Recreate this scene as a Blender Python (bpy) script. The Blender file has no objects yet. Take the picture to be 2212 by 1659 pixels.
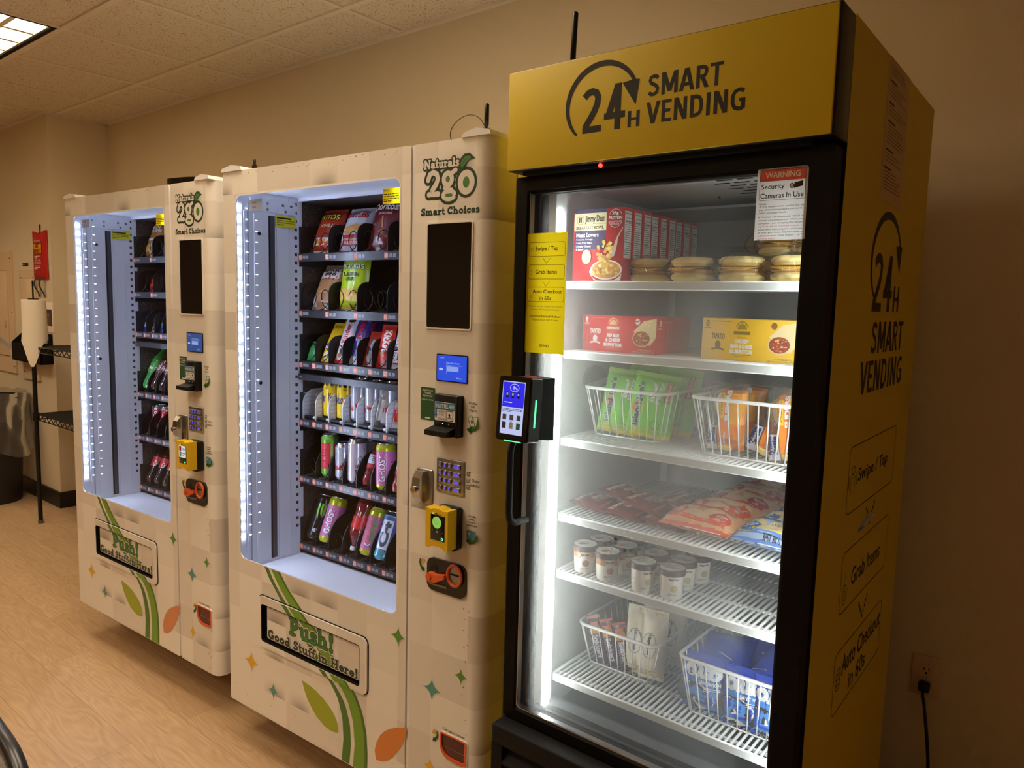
import bpy, bmesh, math, random
from math import sin, cos, pi, radians
from mathutils import Matrix, Vector, noise
from mathutils.geometry import tessellate_polygon, delaunay_2d_cdt
random.seed(7)
SC = bpy.context.scene
COL = SC.collection

# ---------------------------------------------------------------- camera, world, exposure
cam = bpy.data.objects.new('camera', bpy.data.cameras.new('camera'))
COL.objects.link(cam)
YAW, PIT, ROL = radians(38.94559), radians(-6.18154), radians(1.49711)
_f = Vector((-sin(YAW) * cos(PIT), cos(YAW) * cos(PIT), sin(PIT)))
_r = Vector((cos(YAW), sin(YAW), 0)); _u = _r.cross(_f)
_r2 = _r * cos(ROL) + _u * sin(ROL); _u2 = -_r * sin(ROL) + _u * cos(ROL)
cam.matrix_world = Matrix(((_r2.x, _u2.x, -_f.x, 3.12688), (_r2.y, _u2.y, -_f.y, -2.25335), (_r2.z, _u2.z, -_f.z, 1.45368), (0, 0, 0, 1)))
cam.data.sensor_fit = 'HORIZONTAL'; cam.data.sensor_width = 36.0
cam.data.lens = 36.0 * 1590.277 / 2212.0
cam.data.clip_start = 0.05; cam.data.clip_end = 60
SC.camera = cam
w = bpy.data.worlds.new('world'); SC.world = w; w.use_nodes = True
w.node_tree.nodes['Background'].inputs[0].default_value = (0.9, 0.6, 0.35, 1)
w.node_tree.nodes['Background'].inputs[1].default_value = 0.012
SC.view_settings.view_transform = 'Standard'; SC.view_settings.look = 'None'
SC.view_settings.exposure = 0.0; SC.view_settings.gamma = 1.0
SC.view_settings.use_curve_mapping = False
cy = SC.cycles
cy.use_denoising = True; cy.adaptive_threshold = 0.02; cy.max_bounces = 10; cy.diffuse_bounces = 5; cy.glossy_bounces = 4
cy.transmission_bounces = 6; cy.transparent_max_bounces = 32
cy.caustics_reflective = False; cy.caustics_refractive = False; cy.sample_clamp_indirect = 4.0
LAMP = 21.0          # ceiling troffers
LED_M = 560.0        # vending machine light strip dots
LED_F = 30.0         # freezer light strips
WARM = (1.0, 0.82, 0.585)

# ---------------------------------------------------------------- materials
def lin(c):
    return tuple(((x / 255.0) / 12.92 if x / 255.0 <= 0.04045 else ((x / 255.0 + 0.055) / 1.055) ** 2.4) for x in c)
_mats = {}
def newmat(name):
    m = bpy.data.materials.new(name); m.use_nodes = True
    for n in list(m.node_tree.nodes): m.node_tree.nodes.remove(n)
    return m, m.node_tree.nodes, m.node_tree.links
def N(nd, t, **k):
    n = nd.new(t)
    for a, b in k.items(): setattr(n, a, b)
    return n
def pm(c, rough=0.45, metal=0.0, coat=0.0, name=None, spec=0.5, bump=None):
    """plain principled paint / print / plastic, cached by its values; c in sRGB 0-255"""
    key = (tuple(c), rough, metal, coat, spec, bump)
    if key in _mats: return _mats[key]
    m, nd, ln = newmat(name or 'paint_%02x%02x%02x' % tuple(int(v) for v in c))
    b = N(nd, 'ShaderNodeBsdfPrincipled'); o = N(nd, 'ShaderNodeOutputMaterial')
    b.inputs['Base Color'].default_value = (*lin(c), 1); b.inputs['Roughness'].default_value = rough
    b.inputs['Metallic'].default_value = metal; b.inputs['Coat Weight'].default_value = coat
    b.inputs['Specular IOR Level'].default_value = spec
    if bump:
        tc = N(nd, 'ShaderNodeTexCoord'); nz = N(nd, 'ShaderNodeTexNoise'); bp = N(nd, 'ShaderNodeBump')
        nz.inputs['Scale'].default_value = bump[0]; bp.inputs['Strength'].default_value = bump[1]; bp.inputs['Distance'].default_value = 0.002
        ln.new(tc.outputs['Object'], nz.inputs['Vector']); ln.new(nz.outputs['Fac'], bp.inputs['Height']); ln.new(bp.outputs[0], b.inputs['Normal'])
    ln.new(b.outputs[0], o.inputs[0]); _mats[key] = m
    return m
def em(c, s, name):
    key = (name,)
    if key in _mats: return _mats[key]
    m, nd, ln = newmat(name); e = N(nd, 'ShaderNodeEmission'); o = N(nd, 'ShaderNodeOutputMaterial')
    e.inputs[0].default_value = (*c, 1); e.inputs[1].default_value = s; ln.new(e.outputs[0], o.inputs[0]); _mats[key] = m
    return m
def screen(c, s, name):
    """a lit display: glossy face over a glowing picture"""
    key = (name, 'scr')
    if key in _mats: return _mats[key]
    m, nd, ln = newmat(name); b = N(nd, 'ShaderNodeBsdfPrincipled'); o = N(nd, 'ShaderNodeOutputMaterial')
    b.inputs['Base Color'].default_value = (0.02, 0.02, 0.03, 1); b.inputs['Roughness'].default_value = 0.2
    b.inputs['Emission Color'].default_value = (*lin(c), 1); b.inputs['Emission Strength'].default_value = s
    ln.new(b.outputs[0], o.inputs[0]); _mats[key] = m
    return m
def clear(name, refl=1.0, tint=(1, 1, 1), milk=0.0, rough=0.02, ior=1.45, spots=False):
    """clear film, plastic or pane: see-through with sharp reflections, optional milky scatter"""
    if name in _mats: return _mats[name]
    m, nd, ln = newmat(name); o = N(nd, 'ShaderNodeOutputMaterial')
    t = N(nd, 'ShaderNodeBsdfTransparent'); t.inputs[0].default_value = (*tint, 1)
    g = N(nd, 'ShaderNodeBsdfGlossy'); g.inputs['Roughness'].default_value = rough
    f = N(nd, 'ShaderNodeFresnel'); f.inputs[0].default_value = ior
    mu = N(nd, 'ShaderNodeMath', operation='MULTIPLY'); mu.inputs[1].default_value = refl
    mx = N(nd, 'ShaderNodeMixShader'); ln.new(f.outputs[0], mu.inputs[0]); ln.new(mu.outputs[0], mx.inputs[0])
    ln.new(t.outputs[0], mx.inputs[1]); ln.new(g.outputs[0], mx.inputs[2]); out = mx
    if milk:
        d = N(nd, 'ShaderNodeBsdfDiffuse'); d.inputs[0].default_value = (0.85, 0.85, 0.85, 1)
        m2 = N(nd, 'ShaderNodeMixShader'); m2.inputs[0].default_value = milk
        ln.new(mx.outputs[0], m2.inputs[1]); ln.new(d.outputs[0], m2.inputs[2]); out = m2
    ln.new(out.outputs[0], o.inputs[0]); _mats[name] = m
    return m
def thin(c, name):
    """thin printed film that lets light through from behind"""
    key = (name, 'thin')
    if key in _mats: return _mats[key]
    m, nd, ln = newmat(name); o = N(nd, 'ShaderNodeOutputMaterial'); d = N(nd, 'ShaderNodeBsdfDiffuse'); t = N(nd, 'ShaderNodeBsdfTranslucent'); x = N(nd, 'ShaderNodeMixShader'); x.inputs[0].default_value = .30
    for q in (d, t): q.inputs[0].default_value = (*lin(c), 1)
    ln.new(d.outputs[0], x.inputs[1]); ln.new(t.outputs[0], x.inputs[2]); ln.new(x.outputs[0], o.inputs[0]); _mats[key] = m
    return m
def mth(nd, ln, op, a, b=None, c=None, clamp=False):
    n = N(nd, 'ShaderNodeMath', operation=op); n.use_clamp = clamp
    for i, v in enumerate((a, b, c)):
        if v is None: continue
        if isinstance(v, (int, float)): n.inputs[i].default_value = v
        else: ln.new(v, n.inputs[i])
    return n.outputs[0]
def mixc(nd, ln, fac, a, b):
    n = N(nd, 'ShaderNodeMix', data_type='RGBA')
    for i, v in ((0, fac), (6, a), (7, b)):
        if isinstance(v, (int, float)): n.inputs[i].default_value = v
        elif isinstance(v, tuple): n.inputs[i].default_value = (*v, 1)
        else: ln.new(v, n.inputs[i])
    return n.outputs[2]

def mat_wall(name, c):
    m, nd, ln = newmat(name); b = N(nd, 'ShaderNodeBsdfPrincipled'); o = N(nd, 'ShaderNodeOutputMaterial')
    tc = N(nd, 'ShaderNodeTexCoord'); nz = N(nd, 'ShaderNodeTexNoise'); nz.inputs['Scale'].default_value = 260; nz.inputs['Detail'].default_value = 3
    n2 = N(nd, 'ShaderNodeTexNoise'); n2.inputs['Scale'].default_value = 1.7
    bp = N(nd, 'ShaderNodeBump'); bp.inputs['Strength'].default_value = 0.25; bp.inputs['Distance'].default_value = 0.002
    ln.new(tc.outputs['Object'], nz.inputs['Vector']); ln.new(tc.outputs['Object'], n2.inputs['Vector'])
    ln.new(nz.outputs['Fac'], bp.inputs['Height']); ln.new(bp.outputs[0], b.inputs['Normal'])
    l = lin(c); ln.new(mixc(nd, ln, n2.outputs['Fac'], tuple(v * 0.95 for v in l), tuple(v * 1.05 for v in l)), b.inputs['Base Color'])
    b.inputs['Roughness'].default_value = 0.6; ln.new(b.outputs[0], o.inputs[0])
    return m
def mat_tile():
    m, nd, ln = newmat('acoustic_tile'); b = N(nd, 'ShaderNodeBsdfPrincipled'); o = N(nd, 'ShaderNodeOutputMaterial')
    tc = N(nd, 'ShaderNodeTexCoord')
    mp = N(nd, 'ShaderNodeMapping'); mp.inputs['Scale'].default_value = (1, 1.6, 1); ln.new(tc.outputs['Object'], mp.inputs[0])
    vo = N(nd, 'ShaderNodeTexVoronoi'); vo.inputs['Scale'].default_value = 75; vo.inputs['Randomness'].default_value = 1; ln.new(mp.outputs[0], vo.inputs['Vector'])
    nz = N(nd, 'ShaderNodeTexNoise'); nz.inputs['Scale'].default_value = 30; ln.new(tc.outputs['Object'], nz.inputs['Vector'])
    th = mth(nd, ln, 'MULTIPLY_ADD', nz.outputs['Fac'], 0.5, -0.02)
    pit = mth(nd, ln, 'LESS_THAN', vo.outputs['Distance'], th)
    n3 = N(nd, 'ShaderNodeTexNoise'); n3.inputs['Scale'].default_value = 140; ln.new(tc.outputs['Object'], n3.inputs['Vector'])
    base = mixc(nd, ln, n3.outputs['Fac'], lin((205, 195, 178)), lin((228, 218, 200)))
    ln.new(mixc(nd, ln, mth(nd, ln, 'MULTIPLY', pit, 0.75), base, lin((120, 98, 74))), b.inputs['Base Color'])
    bp = N(nd, 'ShaderNodeBump'); bp.inputs['Strength'].default_value = 0.5; bp.inputs['Distance'].default_value = 0.003
    ln.new(mth(nd, ln, 'SUBTRACT', n3.outputs['Fac'], pit), bp.inputs['Height']); ln.new(bp.outputs[0], b.inputs['Normal'])
    b.inputs['Roughness'].default_value = 0.9; ln.new(b.outputs[0], o.inputs[0])
    return m
def mat_floor():
    m, nd, ln = newmat('oak_plank_floor'); b = N(nd, 'ShaderNodeBsdfPrincipled'); o = N(nd, 'ShaderNodeOutputMaterial')
    tc = N(nd, 'ShaderNodeTexCoord'); br = N(nd, 'ShaderNodeTexBrick')
    br.offset = 0.37; br.inputs['Scale'].default_value = 1.0; br.inputs['Mortar Size'].default_value = 0.0008
    br.inputs['Mortar Smooth'].default_value = 0.3
    br.inputs['Brick Width'].default_value = 1.22; br.inputs['Row Height'].default_value = 0.18
    br.inputs['Color1'].default_value = (0, 0, 0, 1); br.inputs['Color2'].default_value = (1, 1, 1, 1); br.inputs['Mortar'].default_value = (0.5, 0.5, 0.5, 1)
    ln.new(tc.outputs['Object'], br.inputs['Vector'])
    sx = N(nd, 'ShaderNodeSeparateXYZ'); ln.new(tc.outputs['Object'], sx.inputs[0])
    sc = N(nd, 'ShaderNodeSeparateColor'); ln.new(br.outputs['Color'], sc.inputs[0])
    row = mth(nd, ln, 'FLOOR', mth(nd, ln, 'DIVIDE', sx.outputs['Y'], 0.18))
    cx = N(nd, 'ShaderNodeCombineXYZ'); ln.new(mth(nd, ln, 'MULTIPLY_ADD', row, 3.7, mth(nd, ln, 'MULTIPLY', sx.outputs['X'], 1.0)), cx.inputs[0])
    ln.new(mth(nd, ln, 'MULTIPLY', sx.outputs['Y'], 6.5), cx.inputs[1]); ln.new(mth(nd, ln, 'MULTIPLY', sc.outputs[0], 9.0), cx.inputs[2])
    n0 = N(nd, 'ShaderNodeTexNoise'); n0.inputs['Scale'].default_value = 1.3; n0.inputs['Detail'].default_value = 2; ln.new(cx.outputs[0], n0.inputs['Vector'])
    rings = mth(nd, ln, 'PINGPONG', mth(nd, ln, 'MULTIPLY', n0.outputs['Fac'], 20.0), 0.5)
    cf = N(nd, 'ShaderNodeCombineXYZ'); ln.new(mth(nd, ln, 'MULTIPLY', sx.outputs['X'], 6.0), cf.inputs[0]); ln.new(mth(nd, ln, 'MULTIPLY', sx.outputs['Y'], 170.0), cf.inputs[1])
    n1 = N(nd, 'ShaderNodeTexNoise'); n1.inputs['Scale'].default_value = 1.0; n1.inputs['Detail'].default_value = 4; ln.new(cf.outputs[0], n1.inputs['Vector'])
    n2 = N(nd, 'ShaderNodeTexNoise'); n2.inputs['Scale'].default_value = 2.2; ln.new(cx.outputs[0], n2.inputs['Vector'])
    g = mth(nd, ln, 'MULTIPLY_ADD', mth(nd, ln, 'MULTIPLY', rings, 2.0), 0.23, mth(nd, ln, 'MULTIPLY_ADD', n1.outputs['Fac'], 0.8, -0.04))
    c1 = mixc(nd, ln, g, lin((156, 124, 90)), lin((220, 188, 146)))
    c2 = mixc(nd, ln, mth(nd, ln, 'MULTIPLY', n2.outputs['Fac'], 0.55), c1, lin((160, 125, 90)))
    c3 = mixc(nd, ln, mth(nd, ln, 'MULTIPLY', sc.outputs[0], 0.16), c2, lin((140, 108, 78)))
    ln.new(mixc(nd, ln, br.outputs['Fac'], c3, lin((128, 100, 72))), b.inputs['Base Color'])
    bp = N(nd, 'ShaderNodeBump'); bp.inputs['Strength'].default_value = 0.12; bp.inputs['Distance'].default_value = 0.002
    ln.new(mth(nd, ln, 'SUBTRACT', g, br.outputs['Fac']), bp.inputs['Height']); ln.new(bp.outputs[0], b.inputs['Normal'])
    b.inputs['Roughness'].default_value = 0.5; ln.new(b.outputs[0], o.inputs[0])
    return m
def mat_wrap():
    """printed vinyl wrap: pale squares of slightly different tone, some printed with a soft grey wedge"""
    m, nd, ln = newmat('printed_square_wrap'); b = N(nd, 'ShaderNodeBsdfPrincipled'); o = N(nd, 'ShaderNodeOutputMaterial')
    tc = N(nd, 'ShaderNodeTexCoord'); sx = N(nd, 'ShaderNodeSeparateXYZ'); ln.new(tc.outputs['Object'], sx.inputs[0])
    u = mth(nd, ln, 'MULTIPLY_ADD', sx.outputs['X'], 1 / 0.118, 0.52); v = mth(nd, ln, 'MULTIPLY_ADD', sx.outputs['Z'], 1 / 0.118, 0.07)
    fu, fv = mth(nd, ln, 'FLOOR', u), mth(nd, ln, 'FLOOR', v); ru, rv = mth(nd, ln, 'FRACT', u), mth(nd, ln, 'FRACT', v)
    cb = N(nd, 'ShaderNodeCombineXYZ'); ln.new(fu, cb.inputs[0]); ln.new(fv, cb.inputs[1]); cb.inputs[2].default_value = 0.3
    wn = N(nd, 'ShaderNodeTexWhiteNoise', noise_dimensions='3D'); ln.new(cb.outputs[0], wn.inputs['Vector'])
    cb2 = N(nd, 'ShaderNodeCombineXYZ'); ln.new(fu, cb2.inputs[0]); ln.new(fv, cb2.inputs[1]); cb2.inputs[2].default_value = 8.3
    w2 = N(nd, 'ShaderNodeTexWhiteNoise', noise_dimensions='3D'); ln.new(cb2.outputs[0], w2.inputs['Vector'])
    tone = mixc(nd, ln, mth(nd, ln, 'POWER', wn.outputs['Value'], 1.6), lin((242, 238, 232)), lin((216, 209, 202)))
    sel = mth(nd, ln, 'GREATER_THAN', w2.outputs['Value'], 0.74)
    wed = mth(nd, ln, 'POWER', mth(nd, ln, 'SUBTRACT', 1.0, mth(nd, ln, 'MULTIPLY', rv, 2.2), clamp=True), 1.7)
    bum = mth(nd, ln, 'SINE', mth(nd, ln, 'MULTIPLY', mth(nd, ln, 'POWER', ru, 1.3), pi), clamp=True)
    k = mth(nd, ln, 'MULTIPLY', mth(nd, ln, 'MULTIPLY', wed, bum), mth(nd, ln, 'MULTIPLY', sel, 0.75))
    ln.new(mixc(nd, ln, k, tone, lin((110, 102, 96))), b.inputs['Base Color'])
    b.inputs['Roughness'].default_value = 0.38; ln.new(b.outputs[0], o.inputs[0])
    return m
def mat_stucco():
    m, nd, ln = newmat('dark_embossed_metal'); b = N(nd, 'ShaderNodeBsdfPrincipled'); o = N(nd, 'ShaderNodeOutputMaterial')
    tc = N(nd, 'ShaderNodeTexCoord'); vo = N(nd, 'ShaderNodeTexVoronoi'); vo.inputs['Scale'].default_value = 130
    ln.new(tc.outputs['Object'], vo.inputs['Vector']); bp = N(nd, 'ShaderNodeBump'); bp.inputs['Strength'].default_value = 0.9; bp.inputs['Distance'].default_value = 0.003
    ln.new(vo.outputs['Distance'], bp.inputs['Height']); ln.new(bp.outputs[0], b.inputs['Normal'])
    b.inputs['Base Color'].default_value = (*lin((74, 66, 62)), 1); b.inputs['Roughness'].default_value = 0.38; b.inputs['Metallic'].default_value = 0.5
    ln.new(b.outputs[0], o.inputs[0]); return m
def mat_frost():
    """condensation on the inside of the freezer pane: thick in the middle and lower left, clear at the right"""
    m, nd, ln = newmat('fogged_pane'); o = N(nd, 'ShaderNodeOutputMaterial')
    tc = N(nd, 'ShaderNodeTexCoord'); sx = N(nd, 'ShaderNodeSeparateXYZ'); ln.new(tc.outputs['Object'], sx.inputs[0])
    mp = N(nd, 'ShaderNodeMapping'); mp.inputs['Scale'].default_value = (5, 5, 2.6); ln.new(tc.outputs['Object'], mp.inputs[0])
    nz = N(nd, 'ShaderNodeTexNoise'); nz.inputs['Scale'].default_value = 1.0; nz.inputs['Detail'].default_value = 3; ln.new(mp.outputs[0], nz.inputs['Vector'])
    def mr(v, a, b_, c=0.0, d=1.0):
        n = N(nd, 'ShaderNodeMapRange', interpolation_type='SMOOTHSTEP'); ln.new(v, n.inputs[0])
        for i, q in zip((1, 2, 3, 4), (a, b_, c, d)): n.inputs[i].default_value = q
        return n.outputs[0]
    X, Z = sx.outputs['X'], sx.outputs['Z']
    wob = mth(nd, ln, 'MULTIPLY_ADD', nz.outputs['Fac'], 0.22, -0.11)
    Xw = mth(nd, ln, 'ADD', X, wob)
    right = mr(Xw, 0.40, 0.545, 1.0, 0.05)
    left = mr(Xw, 0.05, 0.22, 0.70, 1.0)
    top = mr(Z, 1.36, 1.60, 1.0, 0.30); bot = mr(Z, 0.50, 0.85, 0.60, 1.0)
    k = mth(nd, ln, 'MULTIPLY', mth(nd, ln, 'MULTIPLY', right, left), mth(nd, ln, 'MULTIPLY', top, bot))
    k = mth(nd, ln, 'MULTIPLY', k, mth(nd, ln, 'MULTIPLY_ADD', nz.outputs['Fac'], 0.7, 0.65), clamp=True)
    vo = N(nd, 'ShaderNodeTexVoronoi'); vo.inputs['Scale'].default_value = 95; ln.new(tc.outputs['Object'], vo.inputs['Vector'])
    n2 = N(nd, 'ShaderNodeTexNoise'); n2.inputs['Scale'].default_value = 9; ln.new(tc.outputs['Object'], n2.inputs['Vector'])
    drop = mth(nd, ln, 'LESS_THAN', vo.outputs['Distance'], mth(nd, ln, 'MULTIPLY_ADD', n2.outputs['Fac'], 1.3, -0.62))
    k = mth(nd, ln, 'MULTIPLY', k, mth(nd, ln, 'MULTIPLY_ADD', drop, -0.8, 1.0))
    k = mth(nd, ln, 'MINIMUM', mth(nd, ln, 'MULTIPLY', k, FROST), 0.235)
    t = N(nd, 'ShaderNodeBsdfTransparent'); tr = N(nd, 'ShaderNodeBsdfTranslucent'); tr.inputs[0].default_value = (0.92, 0.93, 0.92, 1)
    mx = N(nd, 'ShaderNodeMixShader'); ln.new(k, mx.inputs[0]); ln.new(t.outputs[0], mx.inputs[1]); ln.new(tr.outputs[0], mx.inputs[2])
    ln.new(mx.outputs[0], o.inputs[0]); return m
FROST = 0.20

BLACK = (14, 13, 13)
def P(*c): return pm(c, 0.5, spec=.3)
WHITE = pm((236, 236, 238), 0.35, name='white_enamel'); BLK = pm(BLACK, 0.4, name='black_plastic', spec=.35); BLKM = pm((14, 13, 13), 0.65, name='matt_black', spec=.2)
CHROME = pm((200, 200, 200), 0.14, 1.0, name='chrome'); STEEL = pm((170, 168, 165), 0.32, 1.0, name='brushed_steel'); ALU = pm((205, 205, 208), 0.3, 1.0, name='aluminium')
YEL = pm((226, 184, 24), 0.3, name='yellow_enamel'); INK = pm((22, 17, 14), 0.5, name='black_print', spec=.3); DKGREEN = pm((24, 54, 38), 0.42, name='dark_green_print')
WRAP = mat_wrap(); STUCCO = mat_stucco()

# ---------------------------------------------------------------- mesh building
class MB:
    def __init__(s): s.v, s.f, s.mi, s.sm, s.mats = [], [], [], [], []
    def idx(s, m):
        if m not in s.mats: s.mats.append(m)
        return s.mats.index(m)
    def add(s, vs, fs, mat, smooth=False, M=None):
        o = len(s.v); k = s.idx(mat)
        s.v += [tuple(M @ Vector(p)) if M is not None else tuple(p) for p in vs]
        for f in fs: s.f.append(tuple(i + o for i in f)); s.mi.append(k); s.sm.append(smooth)
    def box(s, x0, x1, y0, y1, z0, z1, mat, M=None):
        vs = [(x, y, z) for z in (z0, z1) for y in (y0, y1) for x in (x0, x1)]
        s.add(vs, [(0, 2, 3, 1), (4, 5, 7, 6), (0, 1, 5, 4), (2, 6, 7, 3), (0, 4, 6, 2), (1, 3, 7, 5)], mat, False, M)
    def rbox(s, x0, x1, y0, y1, z0, z1, r, mat, seg=2, M=None):
        b = bmesh.new(); bmesh.ops.create_cube(b, size=1.0)
        for v in b.verts: v.co = Vector(((x0 + x1) / 2 + v.co.x * (x1 - x0), (y0 + y1) / 2 + v.co.y * (y1 - y0), (z0 + z1) / 2 + v.co.z * (z1 - z0)))
        bmesh.ops.bevel(b, geom=list(b.edges), offset=r, segments=seg, profile=0.5, affect='EDGES', clamp_overlap=True)
        b.verts.index_update(); s.add([v.co[:] for v in b.verts], [[v.index for v in f.verts] for f in b.faces], mat, True, M); b.free()
    def lathe(s, prof, mat, n=20, M=None, mats=None):
        """prof: (radius, z); mats optional per-segment"""
        vs = [(r * cos(2 * pi * k / n), r * sin(2 * pi * k / n), z) for r, z in prof for k in range(n)]
        for j in range(len(prof) - 1):
            fs = [(j * n + k, j * n + (k + 1) % n, (j + 1) * n + (k + 1) % n, (j + 1) * n + k) for k in range(n)]
            used = sorted({i for f in fs for i in f}); mp = {i: q for q, i in enumerate(used)}
            s.add([vs[i] for i in used], [tuple(mp[i] for i in f) for f in fs], (mats[j] if mats else mat), True, M)
    def cyl(s, p0, p1, r, mat, n=12, r1=None, M=None):
        p0, p1 = Vector(p0), Vector(p1); d = p1 - p0; q = d.to_track_quat('Z', 'Y').to_matrix().to_4x4(); T = Matrix.Translation(p0) @ q
        if M is not None: T = M @ T
        L = d.length; r1 = r if r1 is None else r1
        s.lathe([(0, 0), (r, 0)], mat, n, T); s.lathe([(r, 0), (r1, L)], mat, n, T); s.lathe([(r1, L), (0, L)], mat, n, T)
    def tube(s, pts, r, mat, n=6, closed=False, M=None):
        pts = [Vector(p) for p in pts]; vs = []; m = len(pts); up = None
        for i, p in enumerate(pts):
            a = pts[i - 1] if (i > 0 or closed) else p; b = pts[(i + 1) % m] if (i < m - 1 or closed) else p
            t = (b - a).normalized()
            if up is None: up = t.orthogonal().normalized()
            else:
                up = up - t * up.dot(t)
                up = up.normalized() if up.length > 1e-6 else t.orthogonal().normalized()
            bi = t.cross(up)
            rr_ = r[i] if isinstance(r, (list, tuple)) else r
            for k in range(n): vs.append(p + (up * cos(2 * pi * k / n) + bi * sin(2 * pi * k / n)) * rr_)
        fs = [(i * n + k, i * n + (k + 1) % n, ((i + 1) % m) * n + (k + 1) % n, ((i + 1) % m) * n + k) for i in range(m if closed else m - 1) for k in range(n)]
        if not closed: fs += [tuple(range(n))[::-1], tuple((m - 1) * n + k for k in range(n))]
        s.add(vs, fs, mat, True, M)
    def prism(s, loops, a0, a1, mat, axis='y', side=None, smooth_side=False, caps=(1, 1), M=None):
        """loops of 2-D points (first is the outline, others are holes) extruded along an axis; y: (x,z) outline, z: (x,y), x: (y,z)"""
        def to(p, a): return (p[0], a, p[1]) if axis == 'y' else ((p[0], p[1], a) if axis == 'z' else (a, p[0], p[1]))
        flat = [p for l in loops for p in l]
        tris = tessellate_polygon([[Vector((p[0], p[1], 0)) for p in l] for l in loops])
        if caps[0]: s.add([to(p, a0) for p in flat], tris, mat, False, M)
        if caps[1]: s.add([to(p, a1) for p in flat], tris, mat, False, M)
        for l in loops:
            n = len(l); s.add([to(p, a0) for p in l] + [to(p, a1) for p in l], [(i, (i + 1) % n, n + (i + 1) % n, n + i) for i in range(n)], side or mat, smooth_side, M)
    def sheet(s, fn, nu, nv, mat, smooth=True, M=None):
        vs = [fn(i / nu, j / nv) for j in range(nv + 1) for i in range(nu + 1)]
        s.add(vs, [(j * (nu + 1) + i, j * (nu + 1) + i + 1, (j + 1) * (nu + 1) + i + 1, (j + 1) * (nu + 1) + i) for j in range(nv) for i in range(nu)], mat, smooth, M)
    def build(s, name, parent=None, mw=None, label=None, cat=None, group=None, kind=None):
        me = bpy.data.meshes.new(name); me.from_pydata(s.v, [], s.f)
        for m in s.mats: me.materials.append(m)
        me.polygons.foreach_set('material_index', s.mi); me.polygons.foreach_set('use_smooth', s.sm); me.update()
        o = bpy.data.objects.new(name, me); COL.objects.link(o)
        if parent: o.parent = parent
        elif mw is not None: o.matrix_world = mw
        return tag(o, label, cat, group, kind)
def tag(o, label=None, cat=None, group=None, kind=None):
    for k, v in (('label', label), ('category', cat), ('group', group), ('kind', kind)):
        if v: o[k] = v
    return o
def thing(name, mw, label, cat, group=None):
    o = bpy.data.objects.new(name, None); COL.objects.link(o); o.empty_display_size = 0.1
    o.matrix_world = mw
    return tag(o, label, cat, group)
def copy_tree(o, parent=None):
    c = o.copy(); COL.objects.link(c)
    if parent: c.parent = parent
    for ch in list(o.children): copy_tree(ch, c)
    return c
def T(x, y, z): return Matrix.Translation((x, y, z))
def RX(a): return Matrix.Rotation(radians(a), 4, 'X')
def RY(a): return Matrix.Rotation(radians(a), 4, 'Y')
def RZ(a): return Matrix.Rotation(radians(a), 4, 'Z')
def rr(x0, z0, x1, z1, r, n=5):
    r = r if isinstance(r, (tuple, list)) else (r,) * 4
    out = []
    for (cx, cz, a, q) in ((x1 - r[0], z1 - r[0], 0, r[0]), (x0 + r[1], z1 - r[1], 90, r[1]), (x0 + r[2], z0 + r[2], 180, r[2]), (x1 - r[3], z0 + r[3], 270, r[3])):
        for k in range(n + 1):
            t = radians(a + 90 * k / n); out.append((cx + q * cos(t), cz + q * sin(t)))
    return out
def arc(cx, cz, rx, rz, a0, a1, n=12):
    return [(cx + rx * cos(radians(a0 + (a1 - a0) * k / n)), cz + rz * sin(radians(a0 + (a1 - a0) * k / n))) for k in range(n + 1)]

_tx = {}
def text_mesh(s, bold):
    k = (s, bold)
    if k not in _tx:
        c = bpy.data.curves.new('t', 'FONT'); c.body = s; c.resolution_u = 3; c.offset = bold; c.fill_mode = 'FRONT'; c.space_line = 0.95; c.align_x = 'CENTER' if '\n' in s else 'LEFT'
        o = bpy.data.objects.new('t', c); me = bpy.data.meshes.new_from_object(o)
        v = [(p.co.x, p.co.y) for p in me.vertices]; f = [tuple(p.vertices) for p in me.polygons]
        xs = [p[0] for p in v]; ys = [p[1] for p in v]
        _tx[k] = ([((x - min(xs)) / max(max(xs) - min(xs), 1e-6), (y - min(ys)) / max(max(ys) - min(ys), 1e-6)) for x, y in v], f)
        bpy.data.objects.remove(o); bpy.data.curves.remove(c); bpy.data.meshes.remove(me)
    return _tx[k]
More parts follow.
